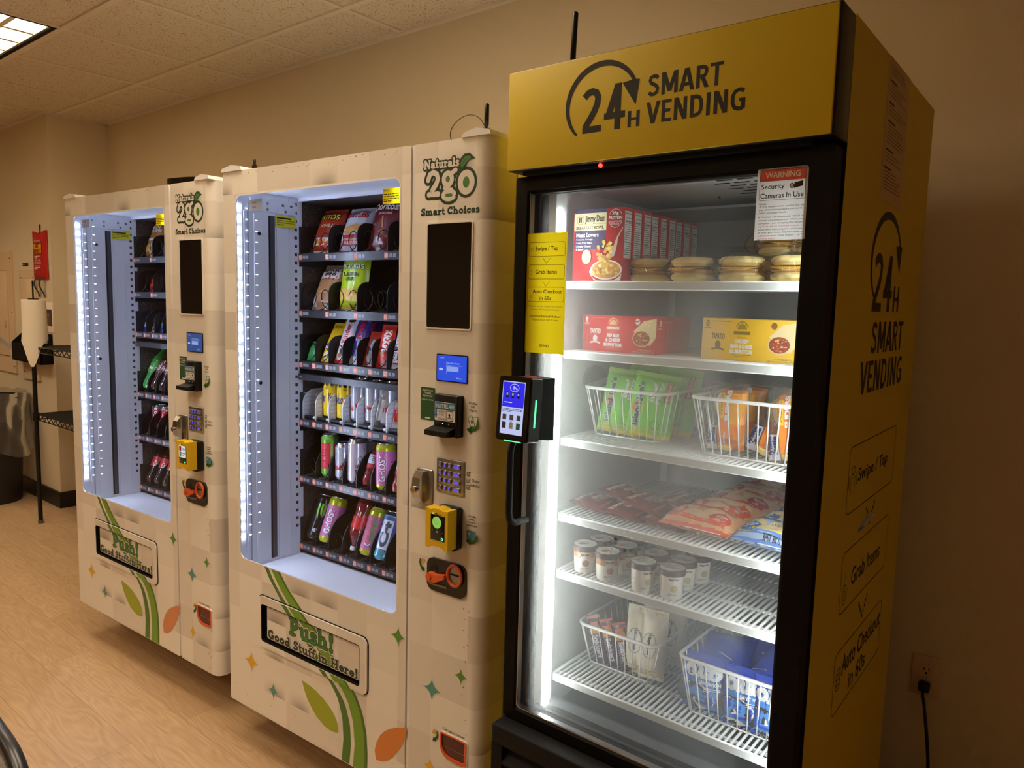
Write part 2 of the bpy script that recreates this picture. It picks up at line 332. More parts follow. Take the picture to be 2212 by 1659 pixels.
# a heavy rounded slab-serif alphabet drawn as strokes (cap height 1, x height .64)
def _sc(pts, kx, kz): return [(x * kx, z * kz) for x, z in pts]
_s = [(.44, .5), (.33, .58), (.18, .56), (.12, .46), (.2, .37), (.34, .3), (.44, .22), (.42, .11), (.3, .06), (.1, .1)]
SERIF = {
    'N': (.95, [(.2, [(.16, .07), (.16, .93)]), (.24, [(.18, .9), (.72, .1)]), (.16, [(.76, .1), (.76, .93)]), (.14, [(.03, .07), (.3, .07)]), (.14, [(.02, .93), (.2, .93)]), (.14, [(.62, .93), (.9, .93)])]),
    'a': (.68, [(.2, arc(.27, .21, .15, .13, 0, 360)), (.2, [(.48, .48), (.48, .09)]), (.17, arc(.3, .44, .18, .13, 165, 0)), (.14, [(.48, .07), (.63, .07)])]),
    't': (.46, [(.2, [(.21, .86), (.21, .16), (.28, .08), (.4, .1)]), (.14, [(.05, .57), (.4, .57)])]),
    'u': (.74, [(.2, [(.18, .57), (.18, .2), (.26, .08), (.4, .08), (.54, .2)]), (.2, [(.54, .57), (.54, .1)]), (.14, [(.04, .57), (.18, .57)]), (.14, [(.42, .57), (.54, .57)]), (.14, [(.54, .07), (.69, .07)])]),
    'r': (.54, [(.2, [(.18, .57), (.18, .07)]), (.2, [(.18, .38), (.28, .54), (.42, .52)]), (.14, [(.04, .57), (.18, .57)]), (.14, [(.04, .07), (.34, .07)])]),
    'l': (.38, [(.2, [(.19, .93), (.19, .07)]), (.14, [(.05, .93), (.19, .93)]), (.14, [(.04, .07), (.34, .07)])]),
    's': (.56, [(.19, _s)]), 'S': (.68, [(.22, _sc(_s, 1.24, 1.52)), (.16, [(.55, .9), (.55, .74)]), (.16, [(.13, .28), (.13, .1)])]),
    'm': (1.06, [(.2, [(.17, .57), (.17, .07)]), (.2, [(.17, .42), (.3, .56), (.42, .56), (.5, .42), (.5, .07)]), (.2, [(.5, .42), (.63, .56), (.76, .56), (.84, .42), (.84, .07)]), (.14, [(.04, .57), (.17, .57)]), (.14, [(.04, .07), (.3, .07)]), (.14, [(.4, .07), (.62, .07)]), (.14, [(.74, .07), (1.0, .07)])]),
    'n': (.76, [(.2, [(.18, .57), (.18, .07)]), (.2, [(.18, .42), (.3, .56), (.44, .56), (.54, .42), (.54, .07)]), (.14, [(.04, .57), (.18, .57)]), (.14, [(.05, .07), (.32, .07)]), (.14, [(.42, .07), (.7, .07)])]),
    'h': (.76, [(.2, [(.18, .93), (.18, .07)]), (.2, [(.18, .42), (.3, .56), (.44, .56), (.54, .42), (.54, .07)]), (.14, [(.04, .93), (.18, .93)]), (.14, [(.05, .07), (.32, .07)]), (.14, [(.42, .07), (.7, .07)])]),
    'o': (.68, [(.21, arc(.33, .32, .21, .23, 0, 360))]), 'd': (.74, [(.21, arc(.3, .31, .18, .22, 0, 360)), (.2, [(.54, .93), (.54, .08)]), (.14, [(.4, .93), (.54, .93)]), (.14, [(.54, .07), (.69, .07)])]),
    'c': (.58, [(.2, arc(.33, .32, .21, .23, 45, 315))]), 'e': (.62, [(.19, arc(.32, .32, .2, .23, 0, 320)), (.13, [(.12, .33), (.5, .33)])]),
    'i': (.38, [(.2, [(.19, .57), (.19, .07)]), (.14, [(.05, .57), (.19, .57)]), (.14, [(.04, .07), (.34, .07)]), (.24, [(.18, .84), (.19, .84)])]),
    'f': (.46, [(.2, [(.46, .86), (.36, .93), (.24, .86), (.21, .7), (.21, .07)]), (.14, [(.04, .57), (.4, .57)]), (.14, [(.06, .07), (.36, .07)])]),
    'C': (.8, [(.23, arc(.42, .5, .29, .38, 50, 310)), (.15, [(.64, .92), (.64, .68)])]), 'G': (.9, [(.23, arc(.42, .5, .29, .38, 50, 330)), (.15, [(.64, .92), (.64, .7)]), (.2, [(.68, .42), (.68, .12)]), (.14, [(.52, .42), (.84, .42)])]),
    'P': (.76, [(.22, [(.2, .93), (.2, .07)]), (.22, [(.2, .9), (.42, .9), (.56, .82), (.58, .66), (.5, .52), (.4, .46), (.2, .46)]), (.14, [(.04, .07), (.4, .07)]), (.14, [(.04, .93), (.2, .93)])]),
    'H': (.94, [(.22, [(.2, .93), (.2, .07)]), (.22, [(.7, .93), (.7, .07)]), (.16, [(.2, .5), (.7, .5)]), (.14, [(.04, .07), (.36, .07)]), (.14, [(.04, .93), (.36, .93)]), (.14, [(.54, .07), (.88, .07)]), (.14, [(.54, .93), (.88, .93)])]),
    '!': (.42, [(.24, [(.2, .9), (.2, .62)]), (.14, [(.2, .6), (.19, .32)]), (.24, [(.19, .09), (.2, .09)])]), ' ': (.34, [])}

def _pl(x0, z0, x1, z1, w): return [(x0, z0), (x0 + w, z0), (x1 + w, z1), (x1, z1)]
def _rc(x0, z0, x1, z1): return [(x0, z0), (x1, z0), (x1, z1), (x0, z1)]
_k = .175
SANS = {  # bold grotesque capitals and figures: (advance, filled shapes, [(stroke, centre line)])
    'S': (.64, [], [(_k, [(.52, .80), (.44, .885), (.30, .912), (.16, .87), (.115, .74), (.17, .62), (.30, .54), (.43, .46), (.51, .34), (.47, .16), (.34, .085), (.20, .09), (.07, .19)])]),
    'M': (.92, [_rc(.06, 0, .06 + _k, 1), _rc(.86 - _k, 0, .86, 1), _pl(.37, .12, .06, 1, _k + .03), _pl(.345, .12, .86 - _k - .03, 1, _k + .03)], []),
    'A': (.74, [_pl(.0, 0, .25, 1, .19), _pl(.54, 0, .29, 1, .19), _rc(.18, .22, .56, .36)], []),
    'R': (.70, [_rc(.07, 0, .07 + _k, 1), _pl(.47, 0, .27, .45, .2)], [(_k * .95, [(.2, .915), (.38, .915), (.48, .88), (.53, .80), (.53, .67), (.48, .56), (.38, .50), (.2, .50)])]),
    'T': (.62, [_rc(.01, .855, .61, 1), _rc(.31 - _k / 2, 0, .31 + _k / 2, .9)], []),
    'V': (.70, [_pl(.255, 0, .0, 1, .19), _pl(.255, 0, .51, 1, .19)], []),
    'E': (.60, [_rc(.07, 0, .07 + _k, 1), _rc(.07, .855, .55, 1), _rc(.07, .44, .50, .58), _rc(.07, 0, .56, .145)], []),
    'N': (.76, [_rc(.07, 0, .07 + _k, 1), _rc(.69 - _k, 0, .69, 1), _pl(.69 - _k - .03, 0, .07, 1, _k + .03)], []),
    'D': (.74, [_rc(.07, 0, .07 + _k, 1)], [(_k, [(.2, .915), (.36, .91), (.50, .84), (.57, .70), (.59, .5), (.57, .30), (.50, .16), (.36, .09), (.2, .085)])]),
    'I': (.34, [_rc(.08, 0, .08 + _k, 1)], []),
    'G': (.76, [_rc(.42, .40, .69, .54), _rc(.69 - _k, .10, .69, .50)], [(_k, [(.62, .82), (.52, .895), (.40, .91), (.24, .84), (.155, .68), (.14, .5), (.155, .32), (.24, .16), (.40, .09), (.52, .10), (.61, .15)])]),
    'H': (.76, [_rc(.07, 0, .07 + _k, 1), _rc(.69 - _k, 0, .69, 1), _rc(.1, .43, .66, .57)], []),
    '2': (.60, [_rc(.05, 0, .56, .15)], [(_k * .95, [(.09, .80), (.18, .89), (.29, .915), (.40, .88), (.455, .78), (.44, .64), (.37, .48), (.26, .32), (.12, .13)])]),
    '4': (.62, [_rc(.31, 0, .31 + _k * .9, 1), _pl(.03, .24, .30, 1, .18), _rc(.03, .24, .58, .385)], [])}
_merged = {}
class Dec:
    """flat artwork laid on a surface; fn(u, v, h) maps artwork coordinates and a tiny lift to a point of the surface"""
    def __init__(s, mb, fn, eps=0.0003): s.mb, s.fn, s.eps = mb, fn, eps
    cap = None
    def _put(s, pts, faces, mat, layer):
        if s.cap is not None: s.cap.append((pts, faces))
        else: s.mb.add([s.fn(u, v, s.eps * layer) for u, v in pts], faces, mat)
    def begin(s): s.cap = []
    def end(s, mat, layer):
        """merge the captured shapes into one outline, so that no two faces lie on top of each other"""
        key = str(hash(tuple(round(c, 7) for pts, _ in s.cap for q in pts for c in q)))
        if key not in _merged:
            vs, fs = [], []
            for pts, faces in s.cap:
                o = len(vs); vs += [Vector((a * 100, b * 100)) for a, b in pts]
                for f in faces:
                    f = [i + o for i in f]; ar = sum(vs[f[i]].x * vs[f[(i + 1) % len(f)]].y - vs[f[(i + 1) % len(f)]].x * vs[f[i]].y for i in range(len(f)))
                    if abs(ar) > 1e-7: fs.append(f if ar > 0 else f[::-1])
            r = delaunay_2d_cdt(vs, [], fs, 0, 1e-5)
            cand = []
            for f in fs:
                q = [vs[i] for i in f]; cand.append((min(v.x for v in q), max(v.x for v in q), min(v.y for v in q), max(v.y for v in q), q))
            cand.sort(key=lambda c: c[0]); keep = []
            for f in r[2]:
                cx = sum(r[0][i].x for i in f) / 3; cz = sum(r[0][i].y for i in f) / 3
                for x0, x1, z0, z1, q in cand:
                    if x0 > cx: break
                    if x1 >= cx and z0 <= cz <= z1 and all((b.x - a.x) * (cz - a.y) - (b.y - a.y) * (cx - a.x) >= -1e-6 for a, b in zip(q, q[1:] + q[:1])): keep.append(tuple(f)); break
            _merged[key] = ([(v.x / 100, v.y / 100) for v in r[0]], keep)
        s.cap = None
        s._put(*_merged[key], mat, layer)
    def poly(s, pts, mat, layer=1):
        s._put(pts, tessellate_polygon([[Vector((a, b, 0)) for a, b in pts]]), mat, layer)
    def rect(s, u0, v0, u1, v1, mat, layer=1, n=(1, 1)):
        nu, nv = n; pts = [(u0 + (u1 - u0) * i / nu, v0 + (v1 - v0) * j / nv) for j in range(nv + 1) for i in range(nu + 1)]
        s._put(pts, [(j * (nu + 1) + i, j * (nu + 1) + i + 1, (j + 1) * (nu + 1) + i + 1, (j + 1) * (nu + 1) + i) for j in range(nv) for i in range(nu)], mat, layer)
    def rrect(s, u0, v0, u1, v1, r, mat, layer=1): s.poly(rr(u0, v0, u1, v1, r, 3), mat, layer)
    def ell(s, cu, cv, ru, rv, mat, layer=1, n=20):
        s._put([(cu, cv)] + arc(cu, cv, ru, rv, 0, 360, n)[:-1], [(0, 1 + k, 1 + (k + 1) % n) for k in range(n)], mat, layer)
    def line(s, pts, wd, mat, layer=1, closed=False, caps=True):
        """ribbon with round joints; wd may be a list"""
        n = len(pts); L, R = [], []
        for i in range(n):
            a = pts[i - 1] if (i or closed) else pts[i]; b = pts[(i + 1) % n] if (i < n - 1 or closed) else pts[i]
            dx, dz = b[0] - a[0], b[1] - a[1]; q = math.hypot(dx, dz) or 1; h = (wd[i] if isinstance(wd, (list, tuple)) else wd) / 2
            L.append((pts[i][0] - dz / q * h, pts[i][1] + dx / q * h)); R.append((pts[i][0] + dz / q * h, pts[i][1] - dx / q * h))
        m = n if closed else n - 1; own = s.cap is None and caps
        if own: s.begin()
        s._put(L + R, [(i, (i + 1) % n, n + (i + 1) % n, n + i) for i in range(m)], mat, layer)
        if caps:
            for i in ([0, n - 1] if not closed else []) + list(range(1, n - 1)):
                h = (wd[i] if isinstance(wd, (list, tuple)) else wd) / 2; s.ell(pts[i][0], pts[i][1], h, h, mat, layer, 10)
        if own: s.end(mat, layer)
    def frame(s, u0, v0, u1, v1, r, wd, mat, layer=1): s.line(rr(u0, v0, u1, v1, r, 4), wd, mat, layer, True, False)
    def text(s, txt, u0, v0, u1, v1, mat, layer=1, bold=0.0, rot=0, slant=0.0):
        v, f = text_mesh(txt, bold); W, H = u1 - u0, v1 - v0
        if rot == 90: pts = [(u0 + (1 - y) * W, v0 + x * H) for x, y in v]
        elif rot == -90: pts = [(u0 + y * W, v1 - x * H) for x, y in v]
        else: pts = [(u0 + x * W + slant * y * H, v0 + y * H) for x, y in v]
        s._put(pts, f, mat, layer)
    def sans(s, txt, u0, v0, u1, v1, mat, layer=1):
        tot = sum(SANS[c][0] for c in txt) - .08; k = (u1 - u0) / tot; h = v1 - v0; x = -.04; s.begin()
        for c in txt:
            wd, fills, strokes = SANS[c]
            for f in fills: s.poly([(u0 + (x + a) * k, v0 + b * h) for a, b in f], mat, layer)
            for t, pts in strokes: s.line([(u0 + (x + a) * k, v0 + b * h) for a, b in pts], t * min(k, h), mat, layer, False, False)
            x += wd
        s.end(mat, layer)
    def serif(s, txt, u0, v0, u1, v1, mat, layer=1, grow=0.0, skew=0.0, heavy=1.0):
        """heavy slab serif lettering: u0..u1 wide, v0 baseline, v1 cap height; grow thickens it for an outline"""
        tot = sum(SERIF[c][0] for c in txt); k = (u1 - u0) / tot; h = v1 - v0; x = 0
        q = min(k, h); own = s.cap is None
        if own: s.begin()
        for c in txt:
            wd, st = SERIF[c]
            for t, pts in st:
                cl = len(pts) > 4 and math.dist(pts[0], pts[-1]) < 1e-6; pp = pts[:-1] if cl else pts
                s.line([(u0 + (x + a) * k, v0 + b * h + skew * (x + a) / tot) for a, b in pp], t * q * heavy + grow, mat, layer, cl)
            x += wd
        if own: s.end(mat, layer)
    def lines(s, u0, v0, u1, v1, n, mat, layer=1, fill=0.5, seed=1):
        """rows of unreadably small print"""
        r = random.Random(seed); dv = (v1 - v0) / n
        for i in range(n):
            a = u0; vv = v0 + (i + 0.5 - fill / 2) * dv; end = u0 + (u1 - u0) * (1 if i else r.uniform(.4, .8))
            while a < end - 1e-5:
                b = min(end, a + (u1 - u0) * r.uniform(.08, .22)); s.rect(a, vv, b, vv + dv * fill, mat, layer); a = b + (u1 - u0) * .025
def planeY(y, s=-1): return lambda u, v, h: (u, y + s * h, v)
def planeX(x, s=1): return lambda u, v, h: (x + s * h, u, v)
def planeZ(z): return lambda u, v, h: (u, v, z + h)
def star(cx, cz, a, b, k=0.28):
    """four-pointed sparkle with hollow sides"""
    out = []
    for q in range(4):
        t = q * 90; p = (a if q % 2 == 0 else b); n = (b if q % 2 == 0 else a)
        d0 = (cos(radians(t)), sin(radians(t))); d1 = (cos(radians(t + 90)), sin(radians(t + 90)))
        for s_ in range(6):
            f = s_ / 6.0; A = (1 - f) ** 2 + 2 * f * (1 - f) * k * .5; B = f ** 2 + 2 * f * (1 - f) * k * .5
            out.append((cx + d0[0] * p * A + d1[0] * n * B, cz + d0[1] * p * A + d1[1] * n * B))
    return out
# ---------------------------------------------------------------- the room
ZC, XL, YB = 2.602, -2.297, -0.373
WALL = mat_wall('beige_wall_paint', (216, 202, 176)); WALL2 = mat_wall('cream_wall_paint', (236, 226, 206)); BASEB = pm((24, 20, 18), 0.5, name='black_vinyl_base')
def struct(name, mb): return mb.build(name, kind='structure')
m = MB(); m.box(-6.3, 5.3, -6.6, 0.1, -0.05, 0.0, mat_floor()); struct('floor', m)
m = MB(); m.box(XL, 5.3, 0.0, 0.1, 0, ZC + .2, WALL); struct('wall_back', m)
m = MB(); m.box(-6.3, XL, YB, 0.1, 0, ZC + .2, WALL); struct('wall_left', m)
m = MB(); m.box(5.2, 5.3, -6.6, 0.0, 0, ZC + .2, WALL); struct('wall_right', m)
m = MB(); m.box(-6.3, 5.3, -6.7, -6.6, 0, ZC + .2, WALL2); struct('wall_front', m)
m = MB(); m.box(-6.4, -6.3, -6.7, 0.1, 0, ZC + .2, WALL); struct('wall_far', m)
m = MB(); m.box(XL, 5.2, -.012, 0, 0, .108, BASEB); struct('baseboard_back', m)
m = MB(); m.box(-6.3, XL + .012, YB - .012, YB, 0, .108, BASEB); m.box(XL, XL + .012, YB, -.012, 0, .108, BASEB); struct('baseboard_left', m)
GX, GY = 0.598, 0.582
LIGHTS = [(-1.733, -1.486), (0.660, -1.486), (-1.733, -3.814), (0.660, -3.814), (-3.527, -2.068), (0.660, -2.650)]  # last pair: unseen fill lights added to brighten left wall and machine fronts
m = MB()
holes = [[(x, y), (x, y + GY), (x + 2 * GX, y + GY), (x + 2 * GX, y)] for x, y in LIGHTS]
m.prism([[(-6.3, -6.6), (5.2, -6.6), (5.2, 0.0), (-6.3, 0.0)]] + holes, ZC, ZC + .02, mat_tile(), 'z'); struct('ceiling', m)
TB = pm((222, 212, 196), 0.55, name='ceiling_grid_paint'); m = MB()
def clear_of_lights(x0, x1, y0, y1): return not any(lx + .03 < (x0 + x1) / 2 < lx + 2 * GX - .03 and ly + .03 < (y0 + y1) / 2 < ly + GY - .03 for lx, ly in LIGHTS)
for k in range(-10, 9):
    x = 0.062 + GX * k
    for j in range(-1, 11):
        y1 = -0.322 - GY * (j - 1) if j >= 0 else 0.0
        y0 = -0.322 - GY * j if j >= 0 else -.0
        y0, y1 = max(y0, -6.6), min(y1, 0.0)
        if y1 - y0 > .01 and clear_of_lights(x - .01, x + .01, y0, y1): m.box(x - .011, x + .011, y0, y1, ZC - .006, ZC + .004, TB)
for j in range(0, 11):
    y = -0.322 - GY * j
    for k in range(-10, 9):
        x = 0.062 + GX * k
        if x < 5.1 and clear_of_lights(x, x + GX, y - .01, y + .01): m.box(x, min(x + GX, 5.2), y - .013, y + .013, ZC - .008, ZC + .004, TB)
struct('trim_1', m)
m = MB(); m.box(XL, 5.2, -.022, 0, ZC - .012, ZC, TB); m.box(XL, XL + .022, YB, 0, ZC - .012, ZC, TB); m.box(-6.3, XL + .022, YB - .022, YB, ZC - .012, ZC, TB); struct('trim_2', m)

# ceiling troffers with parabolic louvers
LWH = pm((232, 222, 200), 0.3, name='louver_white')
def troffer(x, y, label):
    t = thing('ceiling_light', T(x, y, ZC), label, 'ceiling light')
    W, D = 2 * GX, GY
    f = MB()
    f.prism([[(0.012, .012), (W - .012, .012), (W - .012, D - .012), (.012, D - .012)], [(.034, .034), (.034, D - .034), (W - .034, D - .034), (W - .034, .034)]], -.004, .11, BLKM, 'z')
    f.prism([[(0.03, .03), (W - .03, .03), (W - .03, D - .03), (.03, D - .03)], [(.04, .04), (.04, D - .04), (W - .04, D - .04), (W - .04, .04)]], .0, .1, LWH, 'z')
    f.box(.012, W - .012, .012, D - .012, .108, .114, LWH)
    f.build('housing', t)
    l = MB()
    for k in range(1, 6):
        xx = .04 + (W - .08) * k / 6; l.prism([[(xx - .012, .004), (xx + .012, .004), (xx + .003, .06), (xx - .003, .06)]], .04, D - .04, LWH, 'y')
    for k in range(1, 4):
        yy = .04 + (D - .08) * k / 4; l.prism([[(yy - .012, .006), (yy + .012, .006), (yy + .003, .06), (yy - .003, .06)]], .04, W - .04, LWH, 'x')
    l.build('louver', t)
    d = MB(); d.add([(.05, .05, .09), (W - .05, .05, .09), (W - .05, D - .05, .09), (.05, D - .05, .09)], [(0, 3, 2, 1)], em(WARM, LAMP, 'warm_lamp'))
    d.build('lamp', t)
for (x, y), lb in zip(LIGHTS, ('recessed ceiling light with white louver above the farther vending machine', 'recessed ceiling light with white louver right above the nearer vending machine', 'recessed ceiling light with louver out over the floor, near the chair', 'recessed ceiling light with louver far out in front of the nearer vending machine', 'unseen added ceiling light with louver past the trash can', 'unseen added ceiling light with louver just out in front of the nearer vending machine')):
    troffer(x, y, lb)

# ---------------------------------------------------------------- things on the left wall
PW = mat_wall('painted_steel_panel', (216, 190, 158))
def breaker(x0, x1, z0, z1, dx0, dx1, dz0, dz1, label):
    t = thing('breaker_panel', T((x0 + x1) / 2, YB, z0), label, 'breaker panel', None); c = (x0 + x1) / 2
    f = MB(); f.prism([rr(x0 - c, 0, x1 - c, z1 - z0, .004), rr(dx0 - c, dz0 - z0, dx1 - c, dz1 - z0, .004)[::-1]], -.012, 0, PW); f.build('trim_frame', t)
    d = MB(); d.rbox(dx0 - c + .002, dx1 - c - .002, -.02, -.004, dz0 - z0 + .002, dz1 - z0 - .002, .003, PW); d.build('door', t)
    l = MB(); l.rbox(dx1 - c - .05, dx1 - c - .02, -.027, -.019, (dz1 - z0) * .45, (dz1 - z0) * .52, .002, pm((190, 165, 130), .4)); l.build('latch', t)
    for px in (x0 - c + .04, x1 - c - .03):
        for pz in (.05, (z1 - z0) / 2, z1 - z0 - .05): s = MB(); s.cyl((px, -.016, pz), (px, -.011, pz), .005, pm((120, 100, 80), .5), 8); s.build('screw', t)
breaker(-3.75, -3.005, .86, 1.737, -3.62, -3.11, .98, 1.60, 'wide painted breaker panel with inset door on the beige wall, partly cut off')
breaker(-2.875, -2.565, .84, 1.60, -2.83, -2.60, .93, 1.545, 'narrow painted breaker panel behind the paper towel roll')
m = MB(); m.rbox(-.05, .05, -.004, 0, -.01, .012, .001, pm((30, 42, 30), .5)); Dec(m, planeY(-.0045)).lines(-.045, -.006, .045, .008, 1, pm((170, 170, 150), .5))
m.build('panel_tag', mw=T(-2.765, YB, 1.64), label='small dark tag on the wall above the narrow breaker panel', cat='label')
# fire blanket pouch
RED = pm((176, 26, 30), 0.38, name='red_vinyl'); t = thing('fire_blanket', T(-2.463, YB - .001, 1.54), 'red fire blanket pouch hanging on the wall above the paper towel', 'fire blanket')
def fb(u, v):
    x = -.122 + .244 * u; z = .31 * v; e = (1 - abs(2 * u - 1) ** 4) * (1 - abs(2 * v - 1) ** 6)
    return (x * (1 - .05 * sin(pi * v)), -.010 - .012 * e - .002 * sin(9 * u + 5 * v) * e, z + .008 * cos(2 * pi * u) * (1 if v > .9 else 0))
m = MB(); m.sheet(fb, 14, 16, RED); m.sheet(lambda u, v: (lambda p: (p[0], -.003, p[2]))(fb(u, v)), 14, 16, RED)
for a, b in (((0, 0), (0, 1)), ((1, 0), (1, 1)), ((0, 0), (1, 0)), ((0, 1), (1, 1))):
    m.sheet(lambda u, v: (lambda p: (p[0], p[1] if v < .5 else -.003, p[2]))(fb(a[0] + (b[0] - a[0]) * u, a[1] + (b[1] - a[1]) * u)), 14, 1, RED)
def fbs(u, v, h): p = fb(u, v); return (p[0], p[1] - h, p[2])
d = Dec(m, fbs, .0006); OR = pm((232, 150, 30), .45); d.rect(.15, .53, .78, .76, BLKM, 1, (6, 3)); d.rect(.17, .54, .76, .75, OR, 2, (6, 3))
d.text('FIRE', .32, .655, .62, .735, INK, 3, .02); d.text('BLANKET', .2, .555, .73, .635, INK, 3, .02)
d.text('EMERGENCY', .25, .79, .7, .825, P(235, 220, 200), 2); d.text('PULL TABS\nTO RELEASE', .2, .32, .74, .41, P(240, 225, 205), 2, .01); d.lines(.22, .43, .68, .5, 2, P(235, 215, 200), 2); d.lines(.22, .2, .68, .29, 3, P(235, 215, 200), 2)
m.build('pouch', t)
for nm, xs in (('strap', -.07), ('strap', .02)):
    s = MB(); s.sheet(lambda u, v: (xs + .03 * u + .012 * sin(7 * v + xs * 60) * v, -.02 - .012 * sin(5 * v), -.13 * v + .01), 2, 8, pm((46, 50, 44), .8)); s.build(nm, t)
s = MB(); s.tube([(0, -.003, .36), (0, -.003, .31), (0, -.012, .295)], .004, BLKM); s.build('hook', t)
# printed notice
m = MB(); m.rbox(-.105, .105, -.004, 0, 0, .2, .001, P(232, 222, 208)); d = Dec(m, planeY(-.0042)); d.rect(-.09, .045, .09, .155, P(74, 58, 60), 1); d.ell(.01, .09, .035, .045, P(104, 70, 66), 2)
d.text('QUQ', -.03, .11, .045, .125, P(190, 180, 170), 3)
m.build('wall_notice', mw=T(-2.405, YB, 1.185), label='white printed notice with a dark picture, on the wall beside the paper towel', cat='notice')
# black wall organizer
t = thing('wall_organizer', T(-2.60, YB, .975), 'black wall organizer box behind the paper towel roll', 'organizer')
m = MB(); m.box(-.27, .27, -.006, 0, 0, .2, BLKM); m.box(-.27, .27, -.075, 0, 0, .006, BLKM); m.box(-.27, .27, -.075, -.069, 0, .125, BLKM)
for x in (-.27, .264): m.prism([[(-.075, 0), (0, 0), (0, .2), (-.075, .125)]], x, x + .006, BLKM, 'x')
m.build('box', t)
m = MB(); m.sheet(lambda u, v: (-.31 - .1 * u, -.09 - .05 * u + .01 * v, .12 + .07 * u - .045 * v), 4, 3, P(170, 165, 155)); m.sheet(lambda u, v: (-.31 + .04 * u, -.09 + .04 * u + .01 * v, .12 - .02 * u - .045 * v), 3, 3, P(170, 165, 155)); m.build('paper_flap', t)

# ---------------------------------------------------------------- wire rack, paper towel, trash can
t = thing('storage_rack', T(-2.02, -.59, 0), 'black metal storage rack beside the farther vending machine', 'rack')
RW, RD = .76, .48
for px, py in ((0, 0), (RW, 0), (0, RD), (RW, RD)):
    m = MB(); m.cyl((px, py, .02), (px, py, 1.118), .0125, BLK, 14); m.cyl((px, py, 0), (px, py, .02), .016, pm((120, 110, 100), .4, .6), 12); m.build('post', t)
for z in (.70, 1.12):
    m = MB(); m.box(.0, RW, .0, RD, z - .004, z, BLKM)
    for q in range(2):
        y = 0 if q == 0 else RD
        for zz in (z - .002, z - .036): m.tube([(0, y, zz), (RW, y, zz)], .0035, BLK)
        n = 22; m.tube([(RW * k / n, y, z - (.004 if k % 2 else .034)) for k in range(n + 1)], .0026, BLK, 5)
    for x in (0, RW):
        for zz in (z - .002, z - .036): m.tube([(x, 0, zz), (x, RD, zz)], .0035, BLK)
        n = 14; m.tube([(x, RD * k / n, z - (.004 if k % 2 else .034)) for k in range(n + 1)], .0026, BLK, 5)
    for px, py in ((0, 0), (RW, 0), (0, RD), (RW, RD)): m.cyl((px, py, z - .045), (px, py, z + .006), .019, BLK, 12)
    m.build('shelf', t)
t = thing('paper_towel_roll', T(-2.0, -.585, 1.121), 'white paper towel roll on a stand, loose sheet hanging over the rack corner', 'paper towel')
PT = pm((232, 222, 206), .9, name='paper_towel', bump=(120, .4))
m = MB(); m.cyl((0, 0, 0), (0, 0, .012), .055, BLKM, 20); m.cyl((0, 0, .01), (0, 0, .40), .005, BLKM, 8); m.cyl((0, 0, .285), (0, 0, .292), .028, BLKM, 14); m.build('stand', t)
m = MB(); m.lathe([(.02, .285), (.063, .285), (.065, .28), (.065, .02), (.063, .015), (.02, .015)], PT, 32); m.lathe([(.02, .015), (.02, .285)], P(150, 120, 90), 16); m.build('roll', t)
def sh(u, v):
    a = radians(-108 + 180 * u); zt = .10 + .155 * u ** .6; zb = .035 - .16 * math.exp(-((u - .42) / .2) ** 2)
    return ((.0668 + .004 * v * v) * cos(a), (.0668 + .004 * v * v) * sin(a), zt + (zb - zt) * v)
m = MB(); m.sheet(sh, 18, 14, PT); m.build('loose_sheet', t)
t = thing('trash_can', T(-2.82, -.62, 0), 'black trash can with a clear plastic liner under the breaker panels', 'trash can')
m = MB(); m.lathe([(0, .01), (.17, 0), (.175, .02), (.205, .70), (.215, .71), (.215, .735), (.2, .735), (.165, .03), (0, .03)], pm((30, 26, 24), .55), 32); m.build('bin', t)
BAG = clear('clear_bag', 1.5, (.90, .87, .84), .05, .10)
def bagf(u, v):
    a = 2 * pi * u; rr_ = .222 + .03 * v + .014 * noise.noise((3 * cos(a), 3 * sin(a), 2.5 * v)) * (1 + v) + .008 * sin(9 * a + 3 * v)
    return (rr_ * cos(a), rr_ * sin(a), .765 - .40 * v * (1 + .1 * sin(3 * a)) + .006 * sin(11 * a) * (1 - v))
m = MB(); m.sheet(bagf, 72, 14, BAG)
m.sheet(lambda u, v: (bagf(u, 0)[0] * (1 - .1 * v), bagf(u, 0)[1] * (1 - .1 * v), bagf(u, 0)[2] - .2 * v), 72, 4, BAG); m.build('liner', t)

# ---------------------------------------------------------------- outlet and cord, chair
t = thing('wall_outlet', T(2.813, 0, .457), 'beige duplex wall outlet beside the yellow freezer', 'outlet'); IV = pm((206, 180, 148), .45)
m = MB(); m.rbox(-.037, .037, -.006, 0, -.058, .058, .002, IV); m.build('plate', t)
for z in (.02, -.02):
    m = MB(); m.prism([[(x, z + q) for x, q in rr(-.017, -.0145, .017, .0145, .011, 4)]], -.009, -.005, IV); d = Dec(m, planeY(-.0091))
    for x in (-.006, .006): d.rect(x - .0012, z - .001, x + .0012, z + .008, BLKM, 1)
    d.ell(0, z - .008, .003, .003, BLKM, 1, 10); m.build('socket', t)
m = MB(); m.cyl((0, -.006, 0), (0, -.0075, 0), .003, STEEL, 8); m.build('screw', t)
t = thing('power_cord', T(2.813, -.011, .437), 'black power cord plugged into the wall outlet', 'cord')
m = MB(); m.rbox(-.014, .014, -.026, 0, -.014, .012, .005, BLK); m.build('plug', t)
m = MB(); m.tube([Vector((0, -.02, -.005)).lerp(Vector((0, -.03, -.03)), k / 4) for k in range(4)] + [(.004 + .03 * sin(k / 14 * 2.4), -.03 - .012 * sin(k / 14 * pi), -.03 - .395 * k / 14) for k in range(15)] + [(.0, -.02, -.4315), (-.05, -.015, -.4315), (-.11, -.02, -.4315)], .0042, BLK, 8); m.build('cable', t)

